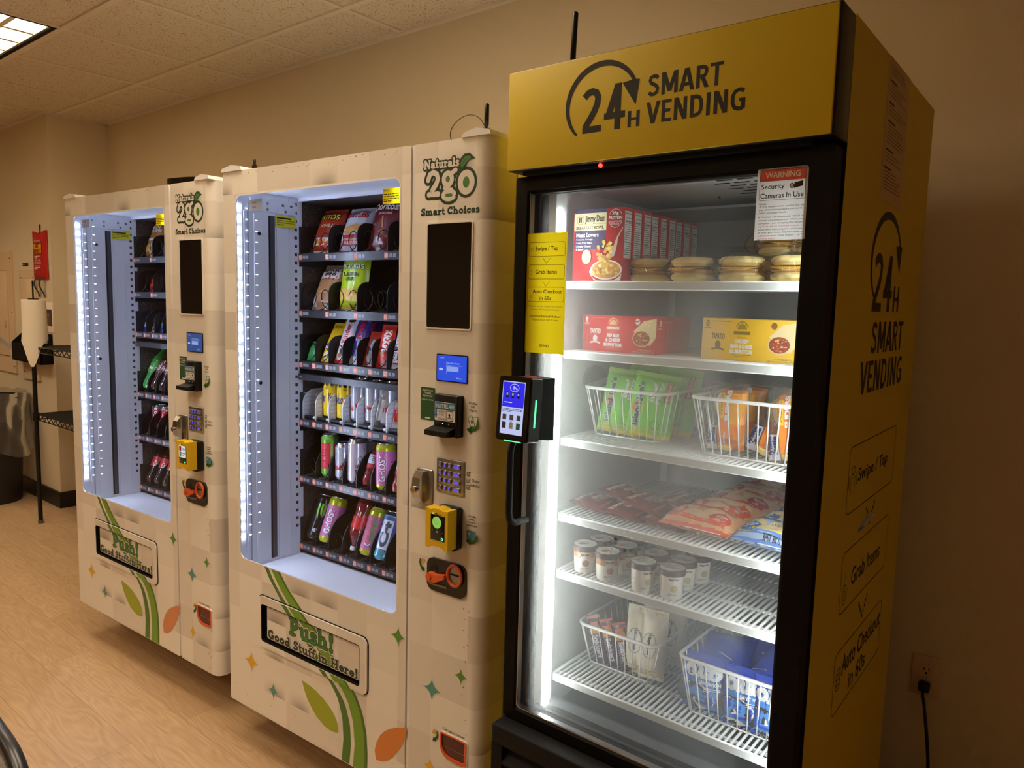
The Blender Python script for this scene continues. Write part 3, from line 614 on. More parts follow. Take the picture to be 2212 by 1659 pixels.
def chair():
    t = thing('side_chair', T(1.750, -1.905, -.0) @ RZ(-3), 'chair with grey patterned upholstery and black frame, cut off at the corner', 'chair')
    FAB = pm((150, 142, 132), .9, name='patterned_upholstery', bump=(60, .9)); FR = pm((30, 30, 36), .32, name='chair_frame')
    m = MB(); pts = rr(-.24, .43, .24, .758, (.13, .13, .05, .05), 8); m.tube([(x, .03 * (z - .5), z) for x, z in pts], .0125, FR, 10, True)
    for s in (-1, 1): m.tube([(s * .2, 0.03, .44), (s * .21, .06, .3), (s * .22, .09, .012)], .012, FR, 8)
    m.build('back_frame', t)
    m = MB(); inner = rr(-.226, .444, .226, .744, (.118, .118, .04, .04), 8); m.prism([inner], -.012, .006, FAB); m.build('backrest', t)
    m = MB(); m.rbox(-.24, .24, -.44, -.03, .38, .43, .022, FAB, 3); m.build('seat', t)
    for s in (-1, 1):
        m = MB(); m.tube([(s * .22, -.42, .39), (s * .225, -.44, .012)], .012, FR, 8); m.build('leg', t)
chair()
# ---------------------------------------------------------------- vending machines
FM1 = T(-0.20628, -1.03999, 0) @ RZ(2.73896)
FM2 = T(0.97896, -1.02822, 0) @ RZ(2.8774)
FF = T(2.10561, -1.02077, 0) @ RZ(0.46028)
VW, VH, VB = 1.0415, 1.83, 0.14
PALE = pm((230, 224, 218), 0.4, name='pale_print'); GREEN = pm((70, 124, 60), 0.42, name='green_print')
PANE = clear('clear_pane', .8)
INW = pm((226, 228, 236), 0.22, name='inner_white_panel'); DKRAIL = pm((38, 36, 40), 0.3, name='dark_tray_metal')
ORTAG = pm((228, 120, 84), 0.5, name='orange_tag'); DIG = pm((188, 188, 196), 0.5, name='price_digits')
COILM = pm((34, 32, 32), 0.25, .6, name='spring_steel')
LEDCOL = (0.60, 0.72, 1.0)
A_L = [(.189, .632), (.213, .599), (.244, .569), (.270, .542), (.37, .46), (.458, .383), (.502, .353), (.531, .318), (.548, .268), (.552, .209), (.545, .143)]
A_R = [(.209, .632), (.230, .603), (.262, .569), (.296, .541), (.40, .46), (.487, .381), (.531, .346), (.559, .316), (.579, .264), (.584, .206), (.577, .143)]
B_L = [(.222, .632), (.258, .589), (.296, .553), (.327, .524), (.42, .455), (.508, .381), (.542, .358), (.570, .328), (.592, .277), (.599, .212), (.592, .143)]
B_R = [(.265, .632), (.309, .586), (.359, .549), (.396, .523), (.49, .455), (.570, .388), (.603, .360), (.630, .318), (.647, .262), (.652, .201), (.650, .143)]
def at_z(c, z):
    for (xa, za), (xb, zb) in zip(c, c[1:]):
        if za >= z >= zb: return xa + (xb - xa) * (za - z) / (za - zb)
    return c[0][0] if z > c[0][1] else c[-1][0]
def stripes(d, z1, z0, layer=1, n=14):
    for L, R, mat, off0, off1 in ((A_L, A_R, pm((72, 118, 44), .42), 0, 0), (B_L, B_R, pm((112, 158, 40), .42), 0, -.012), (B_R, B_R, pm((70, 112, 36), .42), -.012, 0)):
        zs = [z1 + (z0 - z1) * k / n for k in range(n + 1)]
        pts = [(at_z(L, z) + off0, z) for z in zs] + [(at_z(R, z) + off1, z) for z in zs]; k = n + 1
        d._put(pts, [(i, i + 1, k + i + 1, k + i) for i in range(n)], mat, layer)
def sparkle(d, cx, cz, a, b, mat): d.poly(star(cx, cz, a * 1.2, b * 1.2), PALE, 2); d.poly(star(cx, cz, a, b), mat, 3)
TEAL, SGREEN, SYEL = pm((84, 148, 142), .42), pm((88, 142, 52), .42), pm((226, 176, 40), .42)
def arrow_down(d, x, z, k, mat, layer=2, flip=1):
    d.line([(x + flip * k * a, z + k * b) for a, b in ((-.35, .9), (-.4, .5), (-.25, .1), (.05, -.25))], [k * .25, k * .3, k * .34, k * .38], mat, layer)
    d.poly([(x + flip * k * a, z + k * b) for a, b in ((-.22, -.42), (.42, -.55), (.28, .1))], mat, layer)
def logo(d):
    two = [(.851, 1.743), (.856, 1.755), (.867, 1.760), (.878, 1.755), (.882, 1.744), (.877, 1.732), (.866, 1.720), (.854, 1.7085), (.883, 1.7085)]
    g1 = arc(.913, 1.741, .0125, .0135, 0, 345, 18); ear = [(.923, 1.752), (.93, 1.757), (.937, 1.760)]; lk = [(.907, 1.728), (.9035, 1.721), (.908, 1.717), (.925, 1.716)]; g2 = arc(.917, 1.704, .0175, .0085, 0, 345, 18); o = arc(.969, 1.730, .0175, .0205, 0, 350, 24)
    for grow, mat, ly in ((.014, DKGREEN, 1), (0, PALE, 2)):
        d.begin()
        for pts, wd, cl in ((two, .0135, 0), (g1, .0125, 1), (ear, .011, 0), (lk, .010, 0), (g2, .012, 1), (o, .0155, 1)): d.line(pts, wd + grow, mat, ly, bool(cl))
        if ly == 1: d.poly([(.905, 1.715), (.93, 1.715), (.93, 1.735), (.905, 1.735)], mat, ly); d.serif('Naturals', .838, 1.7685, .948, 1.7895, DKGREEN, 1, .008, 0, 1.1)
        d.end(mat, ly)
    d.ell(.913, 1.741, .0045, .006, GREEN, 3); d.rrect(.906, 1.7005, .928, 1.7075, .003, GREEN, 3); d.ell(.969, 1.730, .0095, .0125, GREEN, 3)
    d.poly([(.945, 1.764), (.947, 1.781), (.962, 1.794), (.978, 1.795), (.995, 1.782), (.977, 1.779), (.970, 1.772), (.965, 1.757), (.953, 1.757)], DKGREEN, 3)
    d.poly([(.951, 1.766), (.954, 1.779), (.964, 1.788), (.976, 1.7885), (.985, 1.784), (.972, 1.777), (.964, 1.769), (.957, 1.763)], GREEN, 4)
    d.line([(.953, 1.764), (.960, 1.775), (.969, 1.783)], .0012, DKGREEN, 5)
    d.serif('Naturals', .838, 1.7685, .948, 1.7895, PALE, 4, 0, 0, 1.1)
    d.serif('Smart Choices', .828, 1.660, 1.011, 1.6775, DKGREEN, 1, 0, 0, 1.25)
def helix(R, turns=8, pitch=.046, y0=.258):
    n = 14; return [(R * cos(-pi / 2 + 2 * pi * k / n), y0 + pitch * k / n, R + R * sin(-pi / 2 + 2 * pi * k / n)) for k in range(turns * n + 1)]

def vending(FM, first, rows, label):
    t = thing('vending_machine', FM, label, 'vending machine', 'vending machines along the wall')
    # --- cabinet
    m = MB(); B = m.box
    B(0, .033, .10, .80, VB, 1.825, WHITE); B(.766, VW, .102, .80, VB, 1.825, WHITE); B(.033, .766, .10, .80, 1.79, 1.825, WHITE); B(.033, .766, .10, .80, VB, .50, WHITE); B(.033, .766, .76, .80, .50, 1.79, WHITE)
    m.build('cabinet', t)
    for x in (.07, VW - .07):
        for y in (.24, .72):
            m = MB(); m.cyl((x, y, 0), (x, y, .02), .028, BLKM, 14); m.cyl((x, y, .02), (x, y, VB + .001), .014, STEEL, 10); m.build('leg', t)
    # --- inside
    m = MB()
    m.add([(.0345, .2685, .5), (.0345, .755, .5), (.0345, .755, 1.78), (.0345, .2685, 1.78)], [(0, 1, 2, 3)], STUCCO); m.box(.034, .765, .74, .759, .501, 1.789, STUCCO); m.box(.034, .765, .262, .74, 1.772, 1.789, STUCCO); m.box(.755, .765, .27, .74, .501, 1.772, STUCCO); m.box(.034, .765, .262, .74, .501, .506, STUCCO)
    m.build('dark_liner', t)
    m = MB(); SH = T(-.012, 0, 0); B = lambda *a: m.box(*a, M=SH)
    B(.040, .046, .012, .268, .50, 1.789, INW)
    B(.046, .049, .046, .052, .60, 1.72, INW); B(.046, .0495, .082, .118, .585, 1.715, INW); B(.046, .0495, .166, .171, .585, 1.74, INW); B(.046, .0485, .214, .217, .585, 1.78, INW)
    B(.046, .0475, .137, .160, .585, 1.715, pm((52, 54, 62), .4)); B(.0474, .0478, .137, .143, .585, 1.715, BLKM); B(.046, .0478, .060, .064, .60, 1.75, pm((150, 160, 170), .3)); B(.046, .0495, .07, .24, 1.725, 1.765, INW)
    for yy, zz in ((.085, 1.752), (.132, 1.752), (.19, 1.752), (.132, 1.733), (.2, 1.733), (.222, 1.752)): m.cyl((.049, yy, zz), (.051, yy, zz), .0045, STEEL, 10, M=SH)
    m.cyl((.049, .1, 1.655), (.0502, .1, 1.655), .006, BLKM, 10, M=SH); m.cyl((.049, .1, 1.18), (.0502, .1, 1.18), .006, BLKM, 10, M=SH)
    for k in range(44):
        zz = 1.765 - .0272 * k
        if zz > .66: B(.046, .0468, .238, .2475, zz - .008, zz + .002, pm((40, 36, 36), .6))
    B = m.box
    B(.034, .752, .02, .255, 1.783, 1.789, INW); B(.034, .752, .248, .255, 1.772, 1.783, INW); B(.752, .765, .012, .27, .50, 1.789, INW)
    m.build('white_inner_panel', t)
    m = MB(); m.box(.034, .752, .012, .26, .555, .575, INW); m.box(.034, .752, .256, .262, .50, .575, INW); m.build('delivery_deck', t)
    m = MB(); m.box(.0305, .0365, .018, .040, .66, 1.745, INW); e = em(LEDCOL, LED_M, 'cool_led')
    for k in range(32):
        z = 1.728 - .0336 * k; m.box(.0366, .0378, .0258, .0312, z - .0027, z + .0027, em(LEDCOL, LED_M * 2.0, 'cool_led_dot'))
        for yy in (.056, .090): m.box(.0376, .0382, yy - .004, yy + .004, z - .0012, z + .0012, em(LEDCOL, 5.0, 'led_reflection_glow'))  # dim glowing dashes standing in for reflections of the strip on the panel
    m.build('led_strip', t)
    m = MB(); m.box(.7475, .752, .008, .034, .66, 1.745, ALU)
    for k in range(32):
        z = 1.728 - .0336 * k; m.box(.7464, .7474, .017, .022, z - .003, z + .003, e)
    m.build('led_strip', t)
    m = MB(); d = Dec(m, planeX(.0380, 1)); Y1 = pm((206, 200, 30), .5); d.rect(.162, 1.683, .24, 1.719, Y1, 1); d.rect(.166, 1.709, .222, 1.714, INK, 2); d.lines(.166, 1.687, .234, 1.707, 3, pm((110, 104, 20), .5), 2, .45); m.build('yellow_sticker', t)
    # --- trays
    for r, (zr, lanes, kind) in enumerate(rows):
        p = bpy.data.objects.new('tray', None); COL.objects.link(p); p.parent = t; p.empty_display_size = .05
        pitch = .675 / lanes; zf = zr + .012
        m = MB(); m.box(.037, .752, .262, .70, zr - .004, zf, DKRAIL); m.box(.035, .0375, .255, .70, zr - .03, zf + .09, DKRAIL); m.build('tray_base', p)
        m = MB(); m.box(.035, .753, .253, .262, zr - .013, zr + .013, DKRAIL); d = Dec(m, planeY(.253)); h = .0085
        for i in range(lanes):
            x = .036 + pitch * i; s = min(1, pitch / .0715)
            d.rect(x, zr - h, x + .0155, zr + h, ORTAG, 1); d.text('%03d' % (r * 10 + i + 1), x + .001, zr - .0055, x + .0145, zr + .0055, PALE, 2)
            d.rect(x + .0185, zr - .0065, x + .0195, zr + .0065, DIG, 1); d.text('88.88', x + .022, zr - .0055, x + .049, zr + .0055, DIG, 1)
        m.build('price_rail', p)
        dv = None
        hh, rad, dm = {'bag': (.095, .042, BLK), 'bar': (.092, .045, BLK), 'white': (.10, .05, pm((226, 226, 228), .35)), 'can': (.112, .085, BLK)}[kind]
        prof = [(.264, zf), (.66, zf), (.66, zf + hh)] + arc(.264 + rad, zf + hh - rad, rad, rad, 90, 180, 8)
        for i in range(lanes):
            if dv is None:
                m = MB(); m.prism([prof], -.0016, .0016, dm, 'x')
                if kind == 'white':
                    for k in range(6): m.box(-.0022, .0022, .268, .66, zf + .014 + k * .0145, zf + .0155 + k * .0145, pm((186, 188, 194), .4))
                dv = m.build('divider', p); dv.location.x = .0395
            else: o = dv.copy(); COL.objects.link(o); o.parent = p; o.location.x = .0375 + pitch * i
        if kind == 'white':
            m = MB()
            for i in range(lanes):
                x = .036 + pitch * (i + .5)
                for k in range(7): m.cyl((x - .024, .272 + .05 * k, zf + .007), (x + .018, .272 + .05 * k, zf + .007), .0065, BLK, 10); m.cyl((x + .018, .272 + .05 * k, zf + .007), (x + .027, .272 + .05 * k, zf + .007), .0055, PALE, 10)
            m.build('rollers', p)
        else:
            R = .033 if lanes == 5 else (.031 if kind == 'bar' else .029); co = None
            for i in range(lanes):
                for q in ((-.033, .033) if lanes == 5 else (0,)):
                    x = .036 + pitch * (i + .5) + q
                    if co is None:
                        m = MB(); m.tube([(a, b, c + zf + .002) for a, b, c in helix(R)], .0016, COILM, 5); co = m.build('coil', p); co.location.x = x
                    else: o = co.copy(); COL.objects.link(o); o.parent = p; o.location.x = x
        if kind == 'can':
            m = MB()
            for i in range(lanes):
                x = .036 + pitch * (i + .5); m.box(x - .012, x - .003, .262, .36, zf, zf + .003, STEEL); m.box(x + .003, x + .012, .262, .36, zf, zf + .003, STEEL)
            m.build('slide_rails', p)
    zb = rows[2][0] - .034
    m = MB(); m.box(.035, .753, .25, .27, zb - .017, zb + .004, DKRAIL); m.cyl((.045, .249, zb - .006), (.055, .251, zb - .006), .004, STEEL, 10); m.build('cross_bar', t)
    # --- glass door
    win = rr(.064, .632, .758, 1.7577, .022, 6); slot = rr(.178, .392, .622, .510, .01, 4)
    m = MB(); m.prism([rr(0, VB, .793, VH, .004, 2), win[::-1], slot[::-1]], 0, .004, WRAP)
    outer = [(0, VB), (.793, VB), (.793, VH), (0, VH)]
    m.box(0, .030, .004, .095, VB + .004, VH - .004, WRAP); m.box(.762, .793, .004, .095, VB + .004, VH - .004, WRAP); m.box(.06, .762, .004, .095, 1.79, VH - .004, WRAP); m.box(.06, .762, .04, .095, VB + .004, .55, WHITE); m.box(.06, .762, .004, .04, VB + .004, .36, WHITE)
    m.line_ = None
    d = Dec(m, planeY(0)); d.line(win, .004, pm((240, 240, 244), .3), 1, True, False)
    stripes(d, .632, .538); stripes(d, .374, VB + .002)
    d.poly([(.368, .323), (.379, .296), (.394, .271), (.418, .246), (.443, .229), (.468, .218), (.490, .213), (.512, .214), (.531, .219), (.529, .236), (.522, .254), (.508, .271), (.490, .285), (.463, .300), (.431, .312), (.40, .319)], pm((158, 172, 40), .42), 2)
    d.poly([(.800, .336), (.797, .311), (.785, .282), (.766, .254), (.749, .232), (.728, .214), (.708, .204), (.685, .200), (.680, .226), (.686, .250), (.700, .276), (.718, .296), (.740, .311), (.768, .325)], pm((214, 132, 62) if first == 2 else (212, 140, 96), .42), 2)
    sparkle(d, .117, .301, .035, .032, SYEL); sparkle(d, .229, .241, .024, .026, TEAL); sparkle(d, .766, .578, .026, .027, SGREEN)
    r_ = random.Random(first)
    for k in range(26): d.ell(r_.uniform(.01, .78), 1.824 - abs(r_.gauss(0, .006)), r_.uniform(.0006, .003), r_.uniform(.0005, .0014), pm((122, 92, 62), .6), 4, 7)
    for k in range(30): d.ell(r_.uniform(.02, .78), r_.choice((r_.uniform(.15, .24), r_.uniform(.15, .6))), r_.uniform(.0006, .0016), r_.uniform(.0006, .0016), pm((128, 100, 74), .6), 4, 6)
    m.build('glass_door', t)
    m = MB(); m.add([(.062, .010, .628), (.76, .010, .628), (.76, .010, 1.76), (.062, .010, 1.76)], [(0, 1, 2, 3)], PANE); m.build('window_pane', t)
    m = MB(); d = Dec(m, planeY(.0094)); d.rect(.687, 1.697, .7575, 1.736, thin((238, 212, 24), 'yellow_notice_film'), 1); d.text('Warning', .690, 1.727, .709, 1.733, INK, 2); d.lines(.690, 1.701, .755, 1.724, 4, INK, 2, .38); m.build('warning_sticker', t)
    m = MB(); d = Dec(m, planeY(.0094)); d.rect(.121, 1.710, .1835, 1.7425, thin((168, 174, 184), 'grey_notice_film'), 1); d.ell(.129, 1.734, .004, .004, pm((196, 150, 130), .5), 2, 10); d.lines(.136, 1.729, .18, 1.738, 1, pm((110, 116, 128), .5), 2); d.lines(.136, 1.716, .178, 1.724, 1, pm((110, 116, 128), .5), 2); m.build('grey_sticker', t)
    m = MB(); ring_o = rr(.162, .373, .652, .537, .02, 5); ring_i = rr(.177, .391, .624, .512, .01, 5); m.prism([ring_o, ring_i[::-1]], -.006, .001, WRAP)
    m.prism([rr(.1595, .3705, .6545, .5395, .021, 5), ring_o[::-1]], -.002, .001, BLKM); m.prism([ring_i, rr(.1795, .3935, .6215, .5095, .009, 5)[::-1]], -.0055, .012, BLKM)
    d = Dec(m, planeY(-.006)); stripes(d, .537, .5125, 1, 3); stripes(d, .390, .3735, 1, 3); m.box(.17, .63, .034, .038, .38, .52, BLKM); m.build('push_frame', t)
    m = MB(); m.prism([rr(.199, .405, .6205, .5065, .006, 4)], .001, .02, WRAP); d = Dec(m, planeY(.001)); stripes(d, .506, .4055, 1, 6)
    d.serif('Push!', .309, .450, .512, .504, PALE, 2, .008, 0, 1.3); d.serif('Push!', .309, .450, .512, .504, DKGREEN, 3, .002, 0, 1.3); d.serif('Push!', .309, .450, .512, .504, pm((58, 122, 52), .42), 4, -.0022, 0, 1.3)
    d.serif('Good Stuff in Here!', .204, .4075, .6135, .436, PALE, 5, .0045, 0, 1.25); d.serif('Good Stuff in Here!', .204, .4075, .6135, .436, DKGREEN, 6, 0, 0, 1.25)
    m.build('push_flap', t)
    m = MB(); m.box(.7945, .8055, .004, .095, VB, VH, WHITE); m.build('center_post', t)
    # --- control door
    m = MB(); prof = [(.807, 0), (VW - .034, 0)] + arc(VW - .034, .034, .034, .034, -90, 0, 24)[1:] + [(VW, .095), (.807, .095)]
    sc = rr(.853, 1.393, .990, 1.639, .004, 3)
    m.prism([prof], VB, VH, WRAP, 'z', smooth_side=False)
    d = Dec(m, planeY(0)); logo(d)
    for s, a, b, c, e2 in (('Dollar\nbill\ninput', .990, 1.198, 1.017, 1.223), ('Choice', 1.004, 1.032, 1.026, 1.039), ('selection', 1.000, 1.021, 1.031, 1.028), ('credit\ndebit\ntouch\npayment', .991, .922, 1.0235, .951), ('Coin return request', .896, .733, .965, .740), ('Coin return retrieval', .925, .380, .997, .387)): d.text(s, a, b, c, e2, INK, 1, .006)
    d.rrect(1.000, 1.164, 1.018, 1.188, .001, PALE, 1); d.frame(1.000, 1.164, 1.018, 1.188, .001, .0015, GREEN, 2); d.poly([(.988, 1.183), (1.000, 1.191), (1.010, 1.168), (.999, 1.163)], PALE, 3); d.line([(.988, 1.183), (1.000, 1.191), (1.010, 1.168), (.999, 1.163)], .0018, GREEN, 4, True); d.ell(1.001, 1.176, .003, .005, GREEN, 5)
    d.line([(1.018, 1.18), (1.018, 1.168), (1.010, 1.159), (.998, 1.155)], [.004, .007, .009, .010], pm((52, 100, 44), .42), 6); d.poly([(1.000, 1.166), (.985, 1.156), (1.000, 1.146)], pm((52, 100, 44), .42), 6)
    for z in (1.049, 1.033, 1.017): d.frame(.9885, z - .0045, .9975, z + .0045, .0005, .0014, INK, 1); d.line([(.990, z), (.9925, z - .003), (.9995, z + .006)], .0018, GREEN, 2)
    d.rrect(.991, .886, 1.018, .913, .003, pm((86, 140, 156), .42), 1); d.rect(.995, .902, 1.001, .907, pm((200, 200, 180), .4), 2); d.line([(1.024, .905), (1.023, .893), (1.013, .886), (1.002, .884)], [.004, .007, .009, .010], pm((52, 100, 44), .42), 3); d.poly([(1.004, .895), (.988, .885), (1.004, .876)], pm((52, 100, 44), .42), 3)
    for x, z, kx in ((.846, .796, 1), (.898, .356, -1)):
        for q in range(3): d.ell(x + .002 * kx + .002 * q, z + .004 + .003 * q, .006, .0045, pm((214, 168, 60), .4), 1 + q, 12)
        arrow_down(d, x + .003, z - .008, .02, pm((48, 84, 42), .42), 5, kx)
    sparkle(d, .887, .474, .031, .028, TEAL); sparkle(d, .982, .539, .021, .021, SGREEN); sparkle(d, .884, .262, .022, .025, SYEL)
    for k in range(26):
        zz = r_.choice((r_.uniform(.58, .72), r_.uniform(.3, .72), r_.uniform(.15, .3))); d.ell(r_.uniform(.985, 1.006), zz, r_.uniform(.0006, .002), r_.uniform(.001, .004), pm((118, 90, 64), .6), 4, 6)
    m.build('control_door', t)
    m = MB(); m.prism([rr(.8495, 1.3895, .9935, 1.6425, .006, 3), sc[::-1]], -.003, .001, PALE); m.prism([sc], -.001, .001, pm((10, 9, 10), .04, name='dark_display_glass', spec=.6)); m.build('dark_display', t)
    m = MB(); m.prism([rr(.8875, 1.2645, .9855, 1.3305, .003, 3)], -.002, .001, BLKM); bl = (32, 74, 216) if first == 2 else (52, 84, 152)
    d = Dec(m, planeY(-.002)); d.rect(.890, 1.267, .983, 1.328, screen(bl, 1.0 if first == 2 else .7, 'blue_screen_%d' % first), 1); lt = screen((176, 196, 240), .9, 'blue_screen_text'); d.rect(.921, 1.290, .958, 1.302, screen((140, 166, 236), .9, 'blue_screen_box'), 2); d.rect(.920, 1.284, .9205, 1.313, lt, 2)
    d.text('Please Make a Selection', .922, 1.308, .962, 1.312, lt, 2); d.text('Welcome', .952, 1.273, .970, 1.277, lt, 2); d.rect(.92, 1.304, .968, 1.3045, lt, 2); d.ell(.903, 1.294, .007, .003, lt, 2, 12); d.text('x 00 5', .898, 1.320, .912, 1.323, lt, 2); m.build('info_screen', t)
    m = MB(); d = Dec(m, planeY(0)); G = pm((40, 86, 50), .42); d.rrect(.836, 1.164, .883, 1.2455, .002, G, 2); d.text('Enjoyed your\nVending\nExperience?', .842, 1.221, .877, 1.241, PALE, 3, .01); d.text('Leave us a review', .840, 1.2135, .879, 1.218, PALE, 3); d.rrect(.851, 1.168, .869, 1.1715, .0015, PALE, 3); m.build('review_sticker', t)
    # bill acceptor
    m = MB(); m.rbox(.893, .975, -.016, .0, 1.135, 1.235, .003, BLK); m.prism([[(-.046, 1.138), (-.014, 1.136), (-.014, 1.157), (-.046, 1.150)]], .891, .9605, BLK, 'x'); m.rbox(.967, .975, -.024, 0, 1.135, 1.235, .002, BLK)
    d = Dec(m, planeY(-.016)); d.rect(.9215, 1.1635, .924, 1.1655, em((.3, 1, .5), 2.0, 'green_indicator'), 1); d.rect(.940, 1.163, .943, 1.166, P(180, 190, 180), 1); m.build('bill_acceptor', t)
    m = MB(); d = Dec(m, planeY(-.0162)); BB = pm((46, 116, 160), .42); d.rrect(.8975, 1.171, .9635, 1.2165, .002, PALE, 1); d.rect(.8985, 1.198, .9625, 1.2155, BB, 2); d.text('INSERT BILL HERE', .901, 1.202, .960, 1.212, PALE, 3, .015); d.rect(.8985, 1.185, .9045, 1.2, BB, 2); d.poly([(.8965, 1.186), (.9065, 1.186), (.9015, 1.175)], BB, 2); d.text('ACCEPTS\n$5 & $1', .909, 1.183, .929, 1.196, INK, 2, .01); d.text('DOLLARS', .909, 1.173, .931, 1.178, INK, 2, .01)
    d.frame(.934, 1.173, .955, 1.196, .001, .0015, INK, 2); d.ell(.944, 1.187, .003, .0035, INK, 3, 10); d.line(arc(.945, 1.177, .006, .004, 0, 180, 6), .0015, INK, 3); m.build('bill_label', t)
    # keypad
    p = MB(); p.rbox(.8955, .982, -.005, 0, .993, 1.0775, .0012, STEEL); kp = p.build('keypad', t); gl = em((.09, .08, .85), 1.3, 'blue_key_glow')
    names = [['1', '2', '3', 'CE'], ['4', '5', '6', 'STAR'], ['7', '8', '9', 'DEL'], ['*', '0', '#', 'ENTER']]
    for r in range(4):
        for c in range(4):
            x, hw = ((.9095, .0052), (.9245, .0052), (.9395, .0052), (.9625, .0105))[c]; z = 1.062 - .019 * r
            k = MB(); k.rbox(x - hw, x + hw, -.009, -.004, z - .006, z + .006, .001, STEEL); d = Dec(k, planeY(-.009)); tw = hw * ((.18 if names[r][c] == '1' else .45) if c < 3 else .8); d.text(names[r][c], x - tw, z - .0035, x + tw, z + .0035, gl, 1, .03); k.build('key', kp)
    # lock handle
    m = MB(); m.rbox(.829, .882, -.006, 0, .955, 1.042, .003, STEEL); lk = m.build('lock_plate', t)
    m = MB(); m.prism([[(-.018, 1.037), (-.006, 1.037), (-.006, .959), (-.018, .959), (-.030, .972), (-.033, .996), (-.030, 1.022)]], .838, .864, CHROME, 'x'); m.build('lock_handle', lk)
    m = MB(); m.cyl((.849, -.032, .994), (.849, -.040, .994), .0085, CHROME, 18); m.cyl((.849, -.040, .994), (.849, -.041, .994), .004, STEEL, 12); m.build('lock_cylinder', lk)
    # card reader
    m = MB(); m.rbox(.917, .980, -.034, 0, .862, .966, .006, BLK); cr = m.build('card_reader', t)
    m = MB(); m.prism([[(.914, .968)] + arc(.949, .962, .02, .008, 150, 30, 6) + [(.984, .968), (.984, .872)] + arc(.949, .866, .028, .012, 20, 160, 6) + [(.914, .872)]], -.062, -.030, YEL); m.build('yellow_shell', cr)
    m = MB(); m.rbox(.931, .975, -.0632, -.061, .893, .955, .001, pm((12, 12, 12), .1)); d = Dec(m, planeY(-.0633)); d.ell(.949, .9585, .002, .002, BLKM, 1, 8); d.ell(.968, .899, .0035, .0035, em((.1, 1, .4), 2.5, 'green_ring'), 1, 14); d.ell(.968, .899, .0018, .0018, BLKM, 2, 10)
    for k in range(4): d.rect(.936 + .008 * k, .9565, .941 + .008 * k, .958, em((.5, 1, .4), 2.0, 'green_bar') if k == 0 else INK, 1)
    if first == 2: d.ell(.951, .937, .014, .0145, screen((128, 190, 70), 1.0, 'start_button'), 1, 24); d.text('PUSH TO\nSTART', .9415, .9305, .9605, .9435, PALE, 2, .01); d.text('<', .936, .915, .938, .919, PALE, 1); d.text('>', .968, .912, .970, .916, PALE, 1); d.rect(.950, .912, .955, .917, P(150, 150, 150), 1)
    else: d.rect(.932, .914, .974, .954, screen((216, 220, 226), .9, 'reader_screen'), 1); d.rect(.934, .936, .947, .952, pm((150, 44, 40), .4), 2); d.text('VISA', .951, .939, .971, .947, pm((40, 50, 110), .4), 2, .02); d.rect(.935, .918, .947, .933, pm((90, 160, 200), .4), 2); d.lines(.952, .92, .972, .932, 2, pm((90, 90, 100), .4), 2)
    m.build('reader_screen', cr)
    # coin panel and return cup
    m = MB(); m.prism([rr(.869, .738, .9945, .8215, .02, 6)], -.006, .001, pm((16, 14, 14), .2)); m.rbox(.880, .937, -.009, -.005, .752, .760, .002, pm((120, 118, 116), .35, .6)); m.prism([[(.881, .800), (.90, .806), (.905, .793), (.884, .788)]], -.0068, -.005, pm((4, 4, 4), .5)); cp = m.build('coin_panel', t)
    OR2 = pm((214, 92, 48), .35, name='orange_plastic')
    m = MB(); m.prism([arc(.889, .775, .012, .0125, 60, 300, 10) + [(.905, .764), (.938, .781), (.938, .790), (.905, .784)]], -.020, -.006, OR2); m.cyl((.889, -.021, .775), (.889, -.023, .775), .007, OR2, 14); m.build('coin_lever', cp)
    m = MB(); m.tube([(x, -.010, z) for x, z in arc(.963, .793, .0215, .0255, 0, 360, 28)[:-1]], .0042, OR2, 8, True); m.prism([arc(.963, .793, .0205, .0245, 0, 360, 24)[:-1]], -.008, -.005, pm((150, 146, 140), .3, .8)); m.box(.950, .976, -.009, -.007, .793, .797, BLKM); m.build('coin_slot', cp)
    m = MB(); oo = rr(.919, .308, 1.006, .374, (.006, .006, .034, .012), 6); ii = rr(.925, .316, 1.000, .371, (.004, .004, .03, .01), 6); m.prism([oo, ii[::-1]], -.004, .001, OR2); m.prism([rr(.916, .305, 1.009, .3755, (.008, .008, .036, .014), 6), oo[::-1]], -.0025, .001, PALE); m.prism([ii], -.001, .001, pm((84, 34, 26), .2)); d = Dec(m, planeY(-.0011)); d.rect(.935, .338, .998, .3392, pm((150, 110, 96), .4), 1); d.rect(.951, .325, .952, .369, pm((120, 66, 54), .4), 1); d.rect(.985, .322, .986, .369, pm((120, 66, 54), .4), 1); m.build('coin_return', t)
    # hinge covers on the roof
    for x0, x1 in ((.955, 1.04), (-.004, .10)):
        m = MB(); m.prism([[(x0, VH), (x1, VH), (x1 - .004, VH + .011), ((x0 + x1) / 2, VH + .018), (x0 + .006, VH + .010)]], -.004, .085, WHITE); m.build('hinge_cover', t)
    return t
ROWS1 = [(1.600, 5, 'bag'), (1.452, 5, 'bag'), (1.280, 10, 'bar'), (1.017, 10, 'can'), (.825, 10, 'can'), (.600, 10, 'can')]
ROWS2 = [(1.590, 5, 'bag'), (1.405, 5, 'bag'), (1.232, 10, 'bar'), (1.034, 10, 'white'), (.838, 10, 'can'), (.600, 10, 'can')]
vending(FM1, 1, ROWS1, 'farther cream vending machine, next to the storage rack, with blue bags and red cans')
vending(FM2, 2, ROWS2, 'nearer cream vending machine, between the other one and the yellow freezer')
